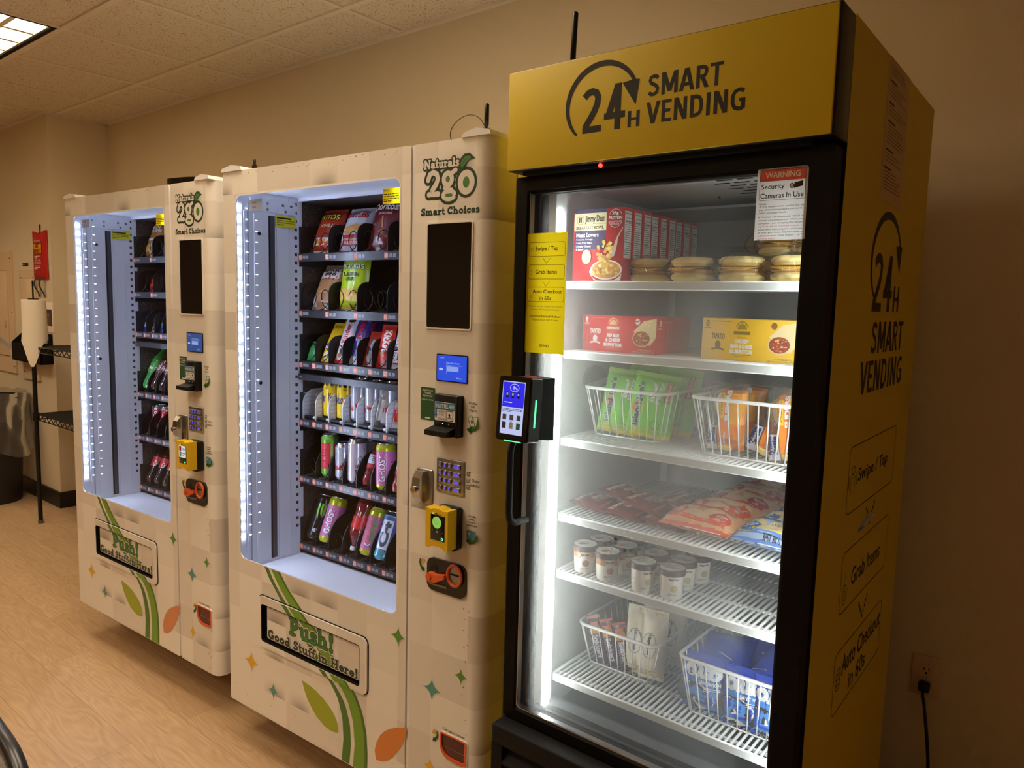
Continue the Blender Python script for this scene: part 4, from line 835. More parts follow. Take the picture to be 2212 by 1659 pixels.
# things on top of the machines
m = MB(); n = 24
def dev(u, v): a = 2 * pi * u; e = 2.6; c, s = cos(a), sin(a); return (.135 * math.copysign(abs(c) ** (2 / e), c), .085 * math.copysign(abs(s) ** (2 / e), s), v)
top = [dev(k / 40, 0) for k in range(40)]
m.sheet(lambda u, v: dev(u, .046 * v + .022 * v * (.6 + .4 * cos(2 * pi * u - 2.2))), 40, 4, pm((14, 12, 12), .1)); m.add([dev(k / 40, .046 + .022 * (.6 + .4 * cos(2 * pi * k / 40 - 2.2))) for k in range(40)], [tuple(range(40))], pm((14, 12, 12), .12)); m.add([dev(k / 40, 0) for k in range(40)], [tuple(range(40))[::-1]], BLKM)
m.build('black_device', mw=FM1 @ T(.64, .20, VH), label='glossy black rounded device lying on top of the farther vending machine', cat='device')
def antenna(M, hgt, r, label, cable=False, lean=0):
    t = thing('antenna', M, label, 'antenna'); m = MB(); m.cyl((0, 0, 0), (0, 0, .012), r * 1.6, BLKM, 12); m.build('base', t)
    m = MB(); m.tube([(0, 0, .01), (lean * .25, 0, hgt * .25), (lean * .27, 0, hgt * .27), (lean, 0, hgt - r * .5), (lean, 0, hgt)], [r * .5, r * .5, r, r, r * .6], BLK, 10); m.build('rod', t)
    if cable: m = MB(); m.tube([(-.055 - .055 * cos(radians(a)) - .012 * sin(radians(a)) , 0, .003 + .036 * sin(radians(a)) * (1.25 - .3 * cos(radians(a)))) for a in range(170, -25, -10)], .0013, pm((60, 48, 30), .5), 6); m.build('cable', t)
antenna(FM2 @ T(.985, .05, VH + .016), .068, .0055, 'small black antenna on the nearer vending machine beside its hinge cover', True)
antenna(FM2 @ T(.075, .06, VH + .014), .03, .0045, 'short black antenna stub on the corner of the nearer vending machine')
# ---------------------------------------------------------------- upright glass-door freezer
WF, HF, DF = 0.657, 1.934, 0.785
YELP = pm((208, 184, 42), 0.5, name='yellow_panel', spec=.3); YST = thin((222, 202, 28), 'yellow_sticker_film')
LINER = pm((214, 216, 218), 0.35, name='freezer_liner'); WIRE = pm((238, 240, 240), 0.3, name='white_coated_wire')
def smart24(d, cx, cz, kx, kz, mat, side=False):
    """arrow circle with the 24H mark; kx, kz scale it"""
    n = 34; pts, wd = [], []
    for k in range(n + 1):
        a = 226 - 214 * k / n; pts.append((cx + .078 * kx * cos(radians(a)), cz + .074 * kz * sin(radians(a)))); wd.append((.0050 + .0065 * sin(pi * min(1, k / n * .95) ** .9)) * (kx + kz) / 2)
    d.line(pts, wd, mat, 1, caps=False)
    d.poly([(cx + .045 * kx, cz + .031 * kz), (cx + .066 * kx, cz + .004 * kz + .03 * kz), (cx + .081 * kx, cz + .033 * kz), (cx + .074 * kx, cz - .012 * kz)], mat, 2)
def freezer():
    t = thing('glass_door_freezer', FF, 'yellow upright glass door freezer with a black door frame, beside the wall outlet', 'freezer')
    m = MB(); B = m.box
    B(0, .048, .078, DF, .03, 1.937, YELP); B(WF - .048, WF, .078, DF, .03, 1.937, YELP); B(.048, WF - .048, .078, DF, 1.735, 1.937, YELP); B(.048, WF - .048, .70, DF, .03, 1.735, YELP); B(.048, WF - .048, .078, .70, .03, .49, BLKM)
    m.prism([rr(.0, .47, WF, 1.735, .002, 2), rr(.0525, .495, WF - .0525, 1.712, .002, 2)[::-1]], .0765, .0785, BLKM)
    d = Dec(m, planeX(WF, 1), .0003); IK = INK
    smart24(d, .425, 1.555, 1.62, 1.30, IK)
    d.sans('24', .325, 1.458, .492, 1.574, IK, 1); d.sans('H', .505, 1.458, .566, 1.513, IK, 1)
    d.sans('SMART', .345, 1.374, .632, 1.438, IK, 1); d.sans('VENDING', .279, 1.296, .655, 1.360, IK, 1)
    for (a, b, c, e2) in ((.249, 1.0635, .653, 1.197), (.253, .860, .646, .986), (.254, .647, .648, .778)): d.frame(a, b, c, e2, .016, .0022, IK, 1)
    d.text('Swipe / Tap', .325, 1.110, .582, 1.146, IK, 1, .015); d.text('Grab Items', .332, .899, .578, .937, IK, 1, .015); d.text('Auto Checkout', .310, .715, .642, .757, IK, 1, .015); d.text('in 60s', .374, .660, .516, .700, IK, 1, .015)
    for zc in (1.046, .8365):
        for sx in (-1, 1):
            for k in range(5): x = .452 + sx * .0085 * k; z = zc - .040 + .0093 * k; d.rect(x - .004, z - .003, x + .004, z + .006, IK, 1)
    # little line icons: hand, bag, coins
    d.line([(.272, 1.10), (.272, 1.135), (.298, 1.135), (.298, 1.10)], .002, IK); d.line(arc(.285, 1.148, .012, .008, 0, 360, 10), .002, IK); 
    for k in range(3): d.line([(.262 - .005 * k, 1.115), (.262 - .005 * k, 1.14)], .0015, IK); d.line([(.308 + .005 * k, 1.115), (.308 + .005 * k, 1.14)], .0015, IK)
    d.line(arc(.285, .895, .016, .02, 0, 360, 14), .002, IK); d.line([(.272, .905), (.285, .94), (.297, .925)], .002, IK); d.line(arc(.285, .893, .008, .01, 0, 360, 10), .0018, IK)
    for k in range(4): d.line(arc(.288, .70 + .011 * k, .016, .006, 0, 360, 12), .0018, IK)
    m.build('cabinet', t)
    m = MB(); d = Dec(m, planeX(WF, 1), .0003); d.rect(.322, 1.672, .507, 1.938, pm((196, 164, 112), .5), 2)
    rr2 = random.Random(3); z = 1.922
    for k in range(30):
        if k in (3, 8, 12, 19, 23): z -= .008; d.rect(.338, z, .338 + rr2.uniform(.03, .07), z + .0035, IK, 3)
        else: d.rect(.338, z, .338 + rr2.uniform(.10, .155), z + .0018, pm((110, 84, 50), .5), 3)
        z -= .0064
    m.build('notice_sheet', t)
    # header sign
    m = MB(); m.rbox(.0, WF, .0, .077, 1.7317, 1.934, .002, BLK); m.rbox(.0, WF - .004, -.004, .010, 1.7335, 1.9315, .0015, YELP); d = Dec(m, planeY(-.004))
    smart24(d, .2285, 1.8385, 1.0, 1.0, INK)
    d.sans('24', .186, 1.787, .281, 1.871, INK, 1); d.sans('H', .286, 1.787, .3135, 1.8165, INK, 1); d.sans('SMART', .328, 1.836, .4695, 1.8745, INK, 1); d.sans('VENDING', .327, 1.788, .513, 1.8265, INK, 1)
    m.build('header_sign', t)
    m = MB(); m.box(.03, .62, .012, .07, 1.724, 1.732, BLKM); d = Dec(m, planeY(.011)); m.cyl((.222, .013, 1.7265), (.222, .009, 1.7265), .004, em((1, .03, .02), 6.0, 'red_indicator'), 10); m.build('door_sensor', t)
    # base grille
    m = MB(); m.rbox(0, WF, -.012, .077, .455, .502, .006, BLKM); m.box(0.004, WF - .004, .01, .077, .03, .46, BLKM)
    for k in range(9): m.prism([[(-.010, .41 - .045 * k), (.012, .43 - .045 * k), (.012, .436 - .045 * k), (-.010, .416 - .045 * k)]], .03, WF - .03, BLKM, 'x')
    m.box(0, .03, -.01, .01, .03, .455, BLKM); m.box(WF - .03, WF, -.01, .01, .03, .455, BLKM); m.build('base_grille', t)
    for x in (.05, WF - .05):
        for y in (.1, DF - .06): m = MB(); m.cyl((x, y, 0), (x, y, .031), .02, BLKM, 12); m.build('foot', t)
    # liner
    x0, x1, y1, z0, z1 = .0485, WF - .0485, .665, .495, 1.712
    m = MB(); B = m.box
    B(x0, x0 + .004, .085, y1, z0, z1, LINER); B(x1 - .004, x1, .085, y1, z0, z1, LINER); B(x0, x1, y1, y1 + .006, z0, z1, LINER); B(x0, x1, .085, y1, z0 - .004, z0, pm((120, 122, 126), .3, .5)); B(x0, x1, .085, y1, z1, z1 + .004, LINER)
    B(x0, x1, .085, .10, z1 - .012, z1, LINER); B(x0 + .004, x0 + .024, .078, .118, z0, z1, LINER); B(x1 - .0052, x1 - .004, .078, .118, z0, z1, LINER)
    B(x0 + .03, x1 - .03, y1 - .012, y1, .62, 1.62, pm((176, 180, 186), .4)); B(x0 + .004, x1 - .004, .42, y1, 1.688, 1.694, pm((150, 150, 154), .4))
    for r in range(7):
        for c in range(6): cx = .36 + .042 * c + (.02 if r % 2 else 0); cyy = .16 + .036 * r; B(cx, cx + .032, cyy, cyy + .007, z1 - .0012, z1 - .0002, BLKM)
    B(x0 + .004, x1 - .004, .10, .135, .497, .53, pm((110, 112, 116), .35, .4))
    for zz in (1.67, 1.60): m.cyl((x0 + .004, .135, zz), (x0 + .010, .135, zz), .006, STEEL, 10)
    for k in range(3): m.cyl((.30 + .09 * k, .4, z1 - .004), (.30 + .09 * k, .4, z1), .004, BLKM, 8)
    m.build('liner', t)
    m = MB(); m.prism([[(.285, 1.272), (.33, 1.29)] + arc(.283, 1.275, .048, .036, 10, 170, 10) + [(.235, 1.268)]], x0 + .0045, x0 + .012, pm((92, 92, 92), .6), 'x'); m.build('dark_cover', t)
    LEDT = em((.92, 1.0, .96), LED_F, 'white_led_tube')
    for xa, xb in ((x0 + .006, x0 + .022), (x1 - .022, x1 - .006)):
        m = MB(); m.box(xa, xb, .0785, .082, .53, 1.66, LINER) if xa < .3 else None; (m.box(xb + .003, xb + .010, .088, .098, .53, 1.655, LEDT) if xa < .3 else m.box(x1 - .0125, x1 - .0055, .088, .098, .53, 1.655, LEDT)); m.build('led_strip', t)
    # shelves
    for k, z in enumerate((1.505, 1.350, 1.151, .974, .838, .586)):
        m = MB(); a, b = .064, .593
        m.box(a, b, .128, .132, z - .013, z + .001, pm((206, 210, 210), .4, name='shelf_front_rail')); m.tube([(a, .131, z + .001), (b, .131, z + .001)], .0028, WIRE); m.tube([(a, .131, z - .013), (b, .131, z - .013)], .0022, WIRE)
        n = 43
        for i in range(n):
            x = a + .004 + (b - a - .008) * i / (n - 1); m.tube([(x, .130, z - .006), (x, .134, z), (x, .60, z)], .0030, WIRE, 6)
        for y in (.155, .24, .33, .42, .51, .60): m.box(a, b, y - .0035, y + .0035, z - .006, z - .0015, WIRE)
        for x in (a, b): m.tube([(x, .131, z), (x, .60, z)], .003, WIRE); m.tube([(x, .135, z - .013), (x, .19, z - .001)], .002, WIRE, 5)
        m.build('wire_shelf', t)
    # door
    p = bpy.data.objects.new('door', None); COL.objects.link(p); p.parent = t; p.empty_display_size = .05
    ox0, ox1, oz0, oz1 = .0015, .654, .505, 1.724; gx0, gx1, gz0, gz1 = .0305, .6135, .529, 1.6945
    m = MB(); m.prism([rr(ox0, oz0, ox1, oz1, .004, 2), rr(gx0, gz0, gx1, gz1, .006, 3)[::-1]], .028, .068, pm((11, 9, 8), .55, name='black_door_frame', spec=.12)); m.prism([rr(ox0 + .01, oz0 + .01, ox1 - .01, oz1 - .01, .004, 2), rr(gx0 + .004, gz0 + .004, gx1 - .004, gz1 - .004, .006, 3)[::-1]], .068, .077, pm((40, 40, 42), .7)); m.build('door_frame', p)
    m = MB()
    for o_, mt, ya, yb in ((.001, ALU, .036, .048), (.0005, CHROME, .0335, .036)):
        m.box(gx0 + o_, gx0 + .006, ya, yb, gz0 + o_, gz1 - .001, mt); m.box(gx0 + .006, gx1 - .001, ya, yb, gz0 + o_, gz0 + .006, mt)
    m.box(gx1 - .006, gx1 - .001, .036, .048, gz0 + .006, gz1 - .001, BLKM); m.box(gx0 + .006, gx1 - .006, .036, .048, gz1 - .006, gz1 - .001, BLKM); m.build('glass_spacer', p)
    for y, mt, nm in ((.034, clear('freezer_pane', .55), 'outer_glass'), (.050, mat_frost(), 'inner_glass')):
        m = MB()
        for yy in ((y, y + .003) if nm == 'inner_glass' else (y,)): m.add([(gx0, yy, gz0), (gx1, yy, gz0), (gx1, yy, gz1), (gx0, yy, gz1)], [(0, 1, 2, 3)], mt)
        m.build(nm, p)
    hs = bpy.data.objects.new('payment_terminal', None); COL.objects.link(hs); hs.parent = t; hs.empty_display_size = .05
    m = MB(); m.tube([(.052, .03, 1.172), (.052, -.012, 1.172), (.052, -.030, 1.155)] + [(.052, -.034, 1.14 - .13 * k / 4) for k in range(5)] + [(.052, -.030, .992), (.052, -.012, .982), (.052, .03, .980)], .0075, BLKM, 10); m.build('handle', p)
    m = MB(); m.prism([[(-.028, 1.302), (.030, 1.301), (.030, 1.166), (-.028, 1.176)]], .050, .118, BLKM, 'x'); m.box(.075, .11, -.0285, .0, 1.3015, 1.3035, pm((140, 40, 34), .5)); m.build('mount_box', hs)
    Q = T(.0, -.062, 1.24) @ RX(-5) @ T(0, .062, -1.24)
    m = MB(); m.prism([rr(.041, 1.173, .127, 1.306, .007, 4)], -.066, -.030, pm((14, 12, 12), .22), M=Q); m.prism([rr(.045, 1.176, .123, 1.303, .006, 4)], -.068, -.066, pm((10, 9, 9), .08), M=Q); m.build('tablet_body', hs)
    m = MB(); fn = lambda u, v, h: tuple(Q @ Vector((u, -.0682 - h, v))); d = Dec(m, fn, .0002)
    d.rect(.053, 1.187, .111, 1.296, screen((190, 200, 244), .95, 'terminal_screen'), 1); d.rrect(.0545, 1.243, .110, 1.294, .002, screen((38, 34, 220), 1.1, 'terminal_blue'), 2); tw = screen((210, 220, 255), 1.2, 'terminal_text'); dk = pm((24, 26, 44), .4)
    d.line(arc(.084, 1.283, .0115, .008, 0, 360, 20), .0008, tw, 3); 
    for k in range(3): d.line(arc(.079, 1.283, .001 + .0018 * k, .002 + .0018 * k, -45, 45, 5), .0008, tw, 3)
    d.line([(.086, 1.284), (.090, 1.279), (.092, 1.282)], .0012, tw, 3)
    for k in range(3): d.rrect(.063 + .0145 * k, 1.262, .0695 + .0145 * k, 1.274, .001, dk, 3); d.rect(.0642 + .0145 * k, 1.267, .0684 + .0145 * k, 1.272, screen((150, 170, 220), .9, 'terminal_icon'), 4)
    d.lines(.060, 1.2515, .104, 1.2535, 1, tw, 3, .8); d.lines(.0555, 1.232, .109, 1.2405, 3, pm((60, 60, 90), .4), 3, .4)
    for k in range(3):
        for r in range(2): d.rect(.058 + .0185 * k, 1.2165 - .018 * r, .068 + .0185 * k, 1.2275 - .016 * r, pm([(96, 88, 84), (88, 86, 84), (92, 90, 88), (50, 50, 50), (180, 170, 150), (60, 120, 60)][k + 3 * r], .4), 3)
        d.rect(.060 + .0185 * k, 1.2125, .065 + .0185 * k, 1.2135, dk, 3)
    m.build('touch_screen', hs)
    gg = em((.12, 1.0, .35), 1.8, 'green_light_bar')
    for a in ((.0640, .108, -.0665, -.058, 1.1722, 1.1742), (.1268, .1282, -.052, -.048, 1.205, 1.262)): m = MB(); m.box(*a, gg, M=Q); m.build('light_bar', hs)
    # stickers on the glass
    m = MB(); d = Dec(m, planeY(.0332), .0002); d.rect(.031, 1.351, .1345, 1.605, YST, 1)
    for a, b in ((1.5565, 1.5855), (1.509, 1.5385), (1.461, 1.4915)): d.frame(.036, a, .130, b, .004, .0008, INK, 2)
    d.text('Swipe / Tap', .0535, 1.566, .1125, 1.577, INK, 2, .012); d.text('Grab Items', .055, 1.5195, .111, 1.5285, INK, 2, .012); d.text('Auto Checkout', .049, 1.4785, .125, 1.4865, INK, 2, .012); d.text('in 60s', .068, 1.4645, .098, 1.4725, INK, 2, .012)
    for zc in (1.552, 1.504):
        for sx in (-1, 1):
            for k in range(6): x = .0835 + sx * .0018 * k; z = zc - .010 + .0019 * k; d.rect(x - .0007, z - .0007, x + .0007, z + .0007, INK, 2)
    d.line(arc(.044, 1.571, .003, .004, 0, 360, 10), .0006, INK, 2); d.line(arc(.043, 1.522, .003, .004, 0, 360, 10), .0006, INK, 2); d.line(arc(.044, 1.472, .003, .003, 0, 360, 10), .0006, INK, 2)
    BR = pm((96, 84, 20), .5); d.text('Payment may be delayed by minutes', .0385, 1.4485, .128, 1.4525, BR, 2); d.text('or hours due to network issues.', .045, 1.4425, .121, 1.4463, BR, 2); d.text('Activate/Restock/Refund', .044, 1.4275, .1235, 1.4325, INK, 2, .005); d.text('Please Scan QR Code', .049, 1.4195, .117, 1.4245, INK, 2, .005); d.text('B93443', .0715, 1.364, .0955, 1.370, INK, 2, .005)
    m.build('instruction_sticker', p)
    m = MB(); d = Dec(m, planeY(.0332), .0002); WS = thin((226, 228, 230), 'white_sticker_film'); RD = pm((204, 66, 48), .42); d.rect(.5265, 1.5745, .6125, 1.6955, WS, 1); d.rrect(.5315, 1.673, .608, 1.692, .002, RD, 2); d.text('WARNING', .5405, 1.678, .599, 1.688, P(236, 232, 226), 3, .02); d.frame(.5315, 1.6415, .608, 1.692, .002, .0006, INK, 3)
    d.text('Security', .5345, 1.6575, .574, 1.6685, INK, 2, .01); d.text('Cameras In Use', .5335, 1.6445, .606, 1.6535, INK, 2, .01); d.ell(.586, 1.6635, .0035, .0045, INK, 2, 14); d.ell(.586, 1.6635, .0024, .0034, WS, 3, 14); d.poly([(.589, 1.659), (.604, 1.662), (.604, 1.671), (.590, 1.668)], INK, 2)
    tx = ['Notes:', 'A.This equipment is not for the dis', 'play of time/temperature control for', 'safety packaged foods.', '', 'B.The bank will temporarily HOLD an', 'amount as a prepayment. When you', 'complete your shopping,the remain', 'ing funds will be returned to your ac', 'count after deducting the actual cost', 'of your purchases.(Update time is', 'subject to your bank within 1 to 7', 'working days.)']
    z = 1.6375
    for q, s in enumerate(tx):
        if not s: z -= .002; continue
        wdt = .0755 * min(1, len(s) / 35.0 if len(s) < 30 else 1); d.text(s, .5325, z - .0036, .5325 + wdt, z, RD if q in (8, 12) else INK, 2); z -= .0052
    m.build('warning_sticker', p)
    return t
freezer()
antenna(FF @ T(.086, .10, 1.937), .131, .0062, 'tall black antenna standing on the yellow freezer', lean=.004)

# white wire baskets inside
def basket(x0, x1, yf, yb, zb, zt, label, inset=.022):
    c = (x0 + x1) / 2; t = thing('wire_basket', FF @ T(c, yf, zb), label, 'basket', 'wire baskets in the freezer'); w = (x1 - x0) / 2; D = yb - yf; H = zt - zb
    def loop(z, e, r): return [(px, py + D / 2, z) for px, py in rr(-w + e, -D / 2 + e, w - e, D / 2 - e, r, 4)]
    m = MB(); m.tube(loop(H, 0, .024), .0038, WIRE, 8, True); m.build('rim', t)
    m = MB(); m.tube(loop(.0035, inset, .012), .0018, WIRE, 6, True)
    n = max(6, round(2 * w / .026)); 
    for i in range(n + 1):
        f = -1 + 2 * i / n; xt, xb = f * (w - .016), f * (w - inset - .008)
        m.tube([(xt, 0, H), (xb, inset, .002), (xb, D - inset, .002), (xt, D, H)], .0015, WIRE, 5)
    k = max(6, round(D / .03))
    for i in range(k + 1):
        f = i / k; yt, yb_ = .016 + f * (D - .032), inset + .008 + f * (D - 2 * inset - .016)
        for s in (-1, 1): m.tube([(s * w, yt, H), (s * (w - inset), yb_, .002)], .0015, WIRE, 5)
    m.build('wire_body', t); return t
basket(.079, .288, .197, .50, 1.154, 1.267, 'white wire basket holding the green packs, under the red burrito box')
basket(.362, .585, .165, .50, 1.154, 1.274, 'white wire basket holding the orange slider packs, under the yellow burrito box')
basket(.078, .291, .212, .52, .589, .690, 'white wire basket on the lowest shelf with cream-coloured ice cream bars')
basket(.364, .585, .165, .50, .589, .717, 'white wire basket on the lowest shelf with blue cookie packs')
# ---------------------------------------------------------------- packets, cans, bottles, boxes
def pouch(mb, w, h, d, mat, seed=0, crimp=.012, wr=.12, nx=16, nz=20, sides=True, back=None):
    """sealed pouch: width x, height z, bulging towards -y; returns the mapping of its front (u 0-1, v 0-1)"""
    ph = seed * 3.1
    def f(u, v, h_=0.0, s=-1):
        ux = 2 * u - 1; z = h * v; vz = 2 * (z - h / 2) / (h - 2 * crimp); e = max(0.0, 1 - abs(ux) ** 2.6) ** .55 * (max(0.0, 1 - abs(vz) ** 4) ** .55 if abs(vz) < 1 else 0)
        k = wr * noise.noise((u * 2.6 + ph, v * 3.2, seed)) + .5 * wr * noise.noise((u * 7 + ph, v * 5, seed + 5.0))
        fold = .10 * wr * sin(ux * 34) * (1 if abs(vz) >= 1 else max(0, abs(vz) - .8) * 2)
        t = d / 2 * (e * (1 + k) + k * .25 * e) + .0006 + fold * d
        return (w / 2 * ux * (1 - .05 * e) + .004 * sin(6 * v + ph) * w, s * t * (1 if s < 0 else .7) + (-h_ if s < 0 else h_), z)
    mb.sheet(lambda u, v: f(u, v), nx, nz, mat); mb.sheet(lambda u, v: f(1 - u, v, 0, 1), nx, nz, back or mat)
    def edge(a, b):
        def g(u, v): p, q = f(a[0] + (b[0] - a[0]) * u, a[1] + (b[1] - a[1]) * u), f(a[0] + (b[0] - a[0]) * u, a[1] + (b[1] - a[1]) * u, 0, 1); return tuple(p[i] + (q[i] - p[i]) * v for i in range(3))
        mb.sheet(g, 16, 1, mat)
    for a, b in (((0, 0), (1, 0)), ((0, 1), (1, 1)), ((0, 0), (0, 1)), ((1, 0), (1, 1))): edge(a, b)
    return f
GLO = .26
def pc(*c): return pm(c, GLO)
def item(name, label, cat, M, group=None): return dict(name=name, mw=M, label=label, cat=cat, group=group)
def bag(name, label, cat, M, w, h, d, base, art, seed, group, foil=0.0, nx=16, nz=20):
    m = MB(); f = pouch(m, w, h, d, pm(base, .24, foil), seed, nx=nx, nz=nz)
    if art: art(Dec(m, f, .0004))
    return m.build(**item(name, label, cat, M, group))
def can(name, label, M, r, h, body, art=None, group=None, cat='can', top=None):
    m = MB(); AL = pm((205, 206, 210), .22, .9, name='can_metal'); b = pm(body, .2, .35); tp = top or AL
    m.lathe([(0, .003), (r * .68, .003), (r * .74, 0), (r * .80, .002), (r, .011), (r, h - .014), (r * .82, h - .003), (r * .83, h), (r * .78, h), (r * .76, h - .005), (0, h - .005)], b, 24, mats=[AL, AL, AL, b, b, tp, AL, AL, AL, AL])
    m.box(-.006, .012, -.006, .006, h - .005, h - .0035, AL)
    if art: art(Dec(m, lambda u, v, q: ((r + q) * sin(u / r), -(r + q) * cos(u / r), v), .0003))
    return m.build(**item(name, label, cat, M, group))
def bottle(name, label, M, r, h, liquid, labc, capc, art=None, group=None):
    q = bpy.data.objects.new(name, None); COL.objects.link(q); q.empty_display_size = .05; q.matrix_world = M; tag(q, label, 'bottle', group)
    m = MB(); L = pm(liquid, .06, 0, coat=.6)
    m.lathe([(0, .004), (r * .5, .002), (r * .72, 0), (r * .95, .012), (r, .022), (r * .92, h * .28), (r * .97, h * .36), (r * .97, h * .60), (r * .99, h * .66), (r * .86, h * .74), (r * .5, h * .86), (r * .36, h * .91), (r * .36, h * .935)], L, 24); m.build('body', q)
    m = MB(); m.lathe([(r * .975, h * .37), (r * .985, h * .375), (r * .985, h * .595), (r * .975, h * .60)], pm(labc, .3), 24)
    if art: art(Dec(m, lambda u, v, k: ((r * .985 + k + .0003) * sin(u / r), -(r * .985 + k + .0003) * cos(u / r), v), .0003))
    m.build('label', q); m = MB(); m.lathe([(r * .40, h * .92), (r * .43, h * .925), (r * .43, h * .985), (r * .38, h), (0, h)], pm(capc, .4), 18); m.build('cap', q)
    return q
def lane(k, n=10): return .036 + (.675 / n) * (k - .5)
def mtx(FM, x, y, z, tilt=0, rot=0): return FM @ T(x, y, z) @ RX(-tilt) @ RZ(rot)

# ---- nearer machine, snack rows
zf = [r[0] + .0135 for r in ROWS2]; G1, G2, G3 = 'snack bags in the nearer machine', 'candy bars in the nearer machine', 'drink cans in the nearer machine'
def a1(d):
    d.rect(0, .78, 1, .93, pc(96, 40, 24), 1, (8, 3)); d.rect(.05, .0, .95, .30, pc(226, 222, 214), 1, (8, 4)); d.poly([(.1, .3), (.5, .22), (.95, .34), (.9, .62), (.45, .58), (.05, .66)], pc(232, 190, 40), 2)
    d.text('FRITOS', .12, .70, .92, .82, pc(40, 34, 16), 4, .04); d.text('FRITOS', .10, .705, .90, .825, pc(236, 208, 50), 5, .02); d.poly([(.15, .5), (.6, .46), (.9, .55), (.85, .66), (.3, .64)], pc(186, 34, 28), 3); d.text('CHILI', .32, .53, .78, .60, pc(240, 220, 180), 4, .02)
    for k in range(9): d.line([(.15 + .08 * k, .12 + .05 * (k % 3)), (.25 + .08 * k, .2 + .04 * (k % 2))], .06, pc(*((206, 96, 40), (180, 44, 30), (224, 160, 60))[k % 3]), 3)
bag('chip_bag', 'red and yellow corn chip bag in the top row, first lane, the nearer machine', 'snack bag', mtx(FM2, lane(1, 5), .300, zf[0], 22), .118, .162, .05, (170, 54, 32), a1, 1, G1)
def a2(d):
    d.rect(0, .60, 1, .94, pc(224, 226, 232), 1, (8, 4)); d.rect(0, .0, 1, .34, pc(178, 34, 32), 1, (8, 5)); d.poly([(0, .6), (1, .52), (1, .72), (0, .78)], pc(40, 60, 150), 2); d.text('RUFFLES', .08, .72, .92, .88, pc(30, 44, 120), 3, .06); d.text('RUFFLES', .06, .725, .9, .885, pc(232, 60, 50), 4, .03)
    for q in ((.4, .44, .26, .09), (.62, .5, .2, .07)): d.ell(*q, pc(206, 150, 70), 3, 16)
    d.text('CHEDDAR &\nSOUR CREAM', .25, .16, .8, .27, pc(240, 220, 200), 3, .02)
bag('chip_bag', 'white, blue and red chip bag in the top row, second lane, the nearer machine', 'snack bag', mtx(FM2, lane(2, 5), .300, zf[0], 22), .120, .160, .05, (206, 206, 214), a2, 2, G1)
def a3(d):
    d.poly([(.3, .93), (.75, .93), (.52, .82)], pc(30, 20, 22), 2); d.text('Doritos', .07, .67, .93, .80, pc(20, 14, 16), 3, .06); d.text('Doritos', .05, .675, .91, .805, pc(238, 232, 226), 4, .03); d.text('NACHO CHEESE', .3, .60, .78, .64, pc(236, 220, 210), 3, .02)
    d.poly([(.2, .42), (.52, .58), (.6, .36)], pc(196, 128, 66), 3); d.poly([(.45, .3), (.88, .46), (.8, .2)], pc(186, 112, 56), 4)
bag('chip_bag', 'tall dark red tortilla chip bag in the top row, third lane, the nearer machine', 'snack bag', mtx(FM2, lane(3, 5), .300, zf[0], 20), .124, .195, .052, (112, 24, 32), a3, 3, G1)
bag('chip_bag', 'plain bright red bag at the window edge of the top row in the nearer machine', 'snack bag', mtx(FM2, lane(4, 5), .300, zf[0], 22), .118, .15, .05, (160, 30, 36), None, 4, G1)
def a4(d):
    d.rect(0, .64, 1, .95, pc(228, 222, 220), 1, (8, 4)); d.text('POTATO\nSKINS', .14, .70, .9, .86, pc(40, 26, 24), 3, .03); d.text("TGI FRIDAYS", .3, .88, .85, .93, pc(150, 28, 36), 3, .02)
    for k in range(6): d.rect(.06 + .16 * k, .615, .12 + .16 * k, .645, pc(160, 30, 40), 2)
    for k in range(6): d.ell(.25 + .1 * k, .38 + .05 * (k % 2), .17, .07, pc(*((196, 152, 104), (176, 128, 84))[k % 2]), 2 + k % 2, 14)
    d.rect(.55, .0, 1, .1, pc(222, 216, 214), 2, (4, 2)); d.rect(.0, .05, .22, .3, pc(214, 206, 204), 2, (3, 4)); d.text('snack', .5, .12, .8, .17, pc(240, 236, 230), 4, .02)
bag('chip_bag', 'white-topped potato skins bag in the second row, first lane, the nearer machine', 'snack bag', mtx(FM2, lane(1, 5), .300, zf[1], 24), .118, .165, .05, (178, 132, 96), a4, 5, G1)
LG = pc(176, 206, 30)
def a5(d):
    d.rect(0, .0, 1, .34, pc(190, 160, 60), 1, (8, 5)); d.ell(.42, .86, .22, .05, pc(96, 44, 44), 2, 18); d.ell(.42, .86, .19, .038, pc(232, 224, 220), 3, 18); d.text('Lulu', .3, .835, .54, .885, pc(110, 30, 40), 4, .03); d.poly([(.5, .88), (.72, .92), (.66, .86)], pc(170, 40, 40), 4)
    d.text('Turanitas', .06, .66, .94, .78, pc(40, 66, 20), 3, .05); d.text('Turanitas', .05, .665, .93, .785, pc(236, 240, 200), 4, .01); d.text('PLANTAIN\nCHIPS', .2, .47, .82, .61, pc(34, 56, 20), 3, .03)
    for k in range(5): d.ell(.2 + .15 * k, .22 + .06 * (k % 2), .12, .07, pc(222, 186, 84), 2 + k % 2, 12)
    d.rect(.03, .0, .97, .06, pc(180, 200, 180), 3, (6, 1))
bag('chip_bag', 'lime green plantain chip bag in the second row of the nearer machine', 'snack bag', mtx(FM2, lane(2, 5), .305, zf[1], 10), .122, .20, .055, (172, 204, 28), a5, 6, G1)
def a6(d): d.ell(.35, .75, .13, .08, pc(196, 180, 170), 2, 16); d.text('wv', .27, .71, .43, .79, pc(120, 50, 30), 3, .03); d.poly([(.62, .95), (1, .95), (1, .3), (.5, .3)], pc(170, 160, 156), 2)
bag('chip_bag', 'rust-coloured bag far back in the third lane of the second row in the nearer machine', 'snack bag', mtx(FM2, lane(3, 5), .53, zf[1], 12), .12, .17, .05, (146, 62, 34), a6, 7, G1)
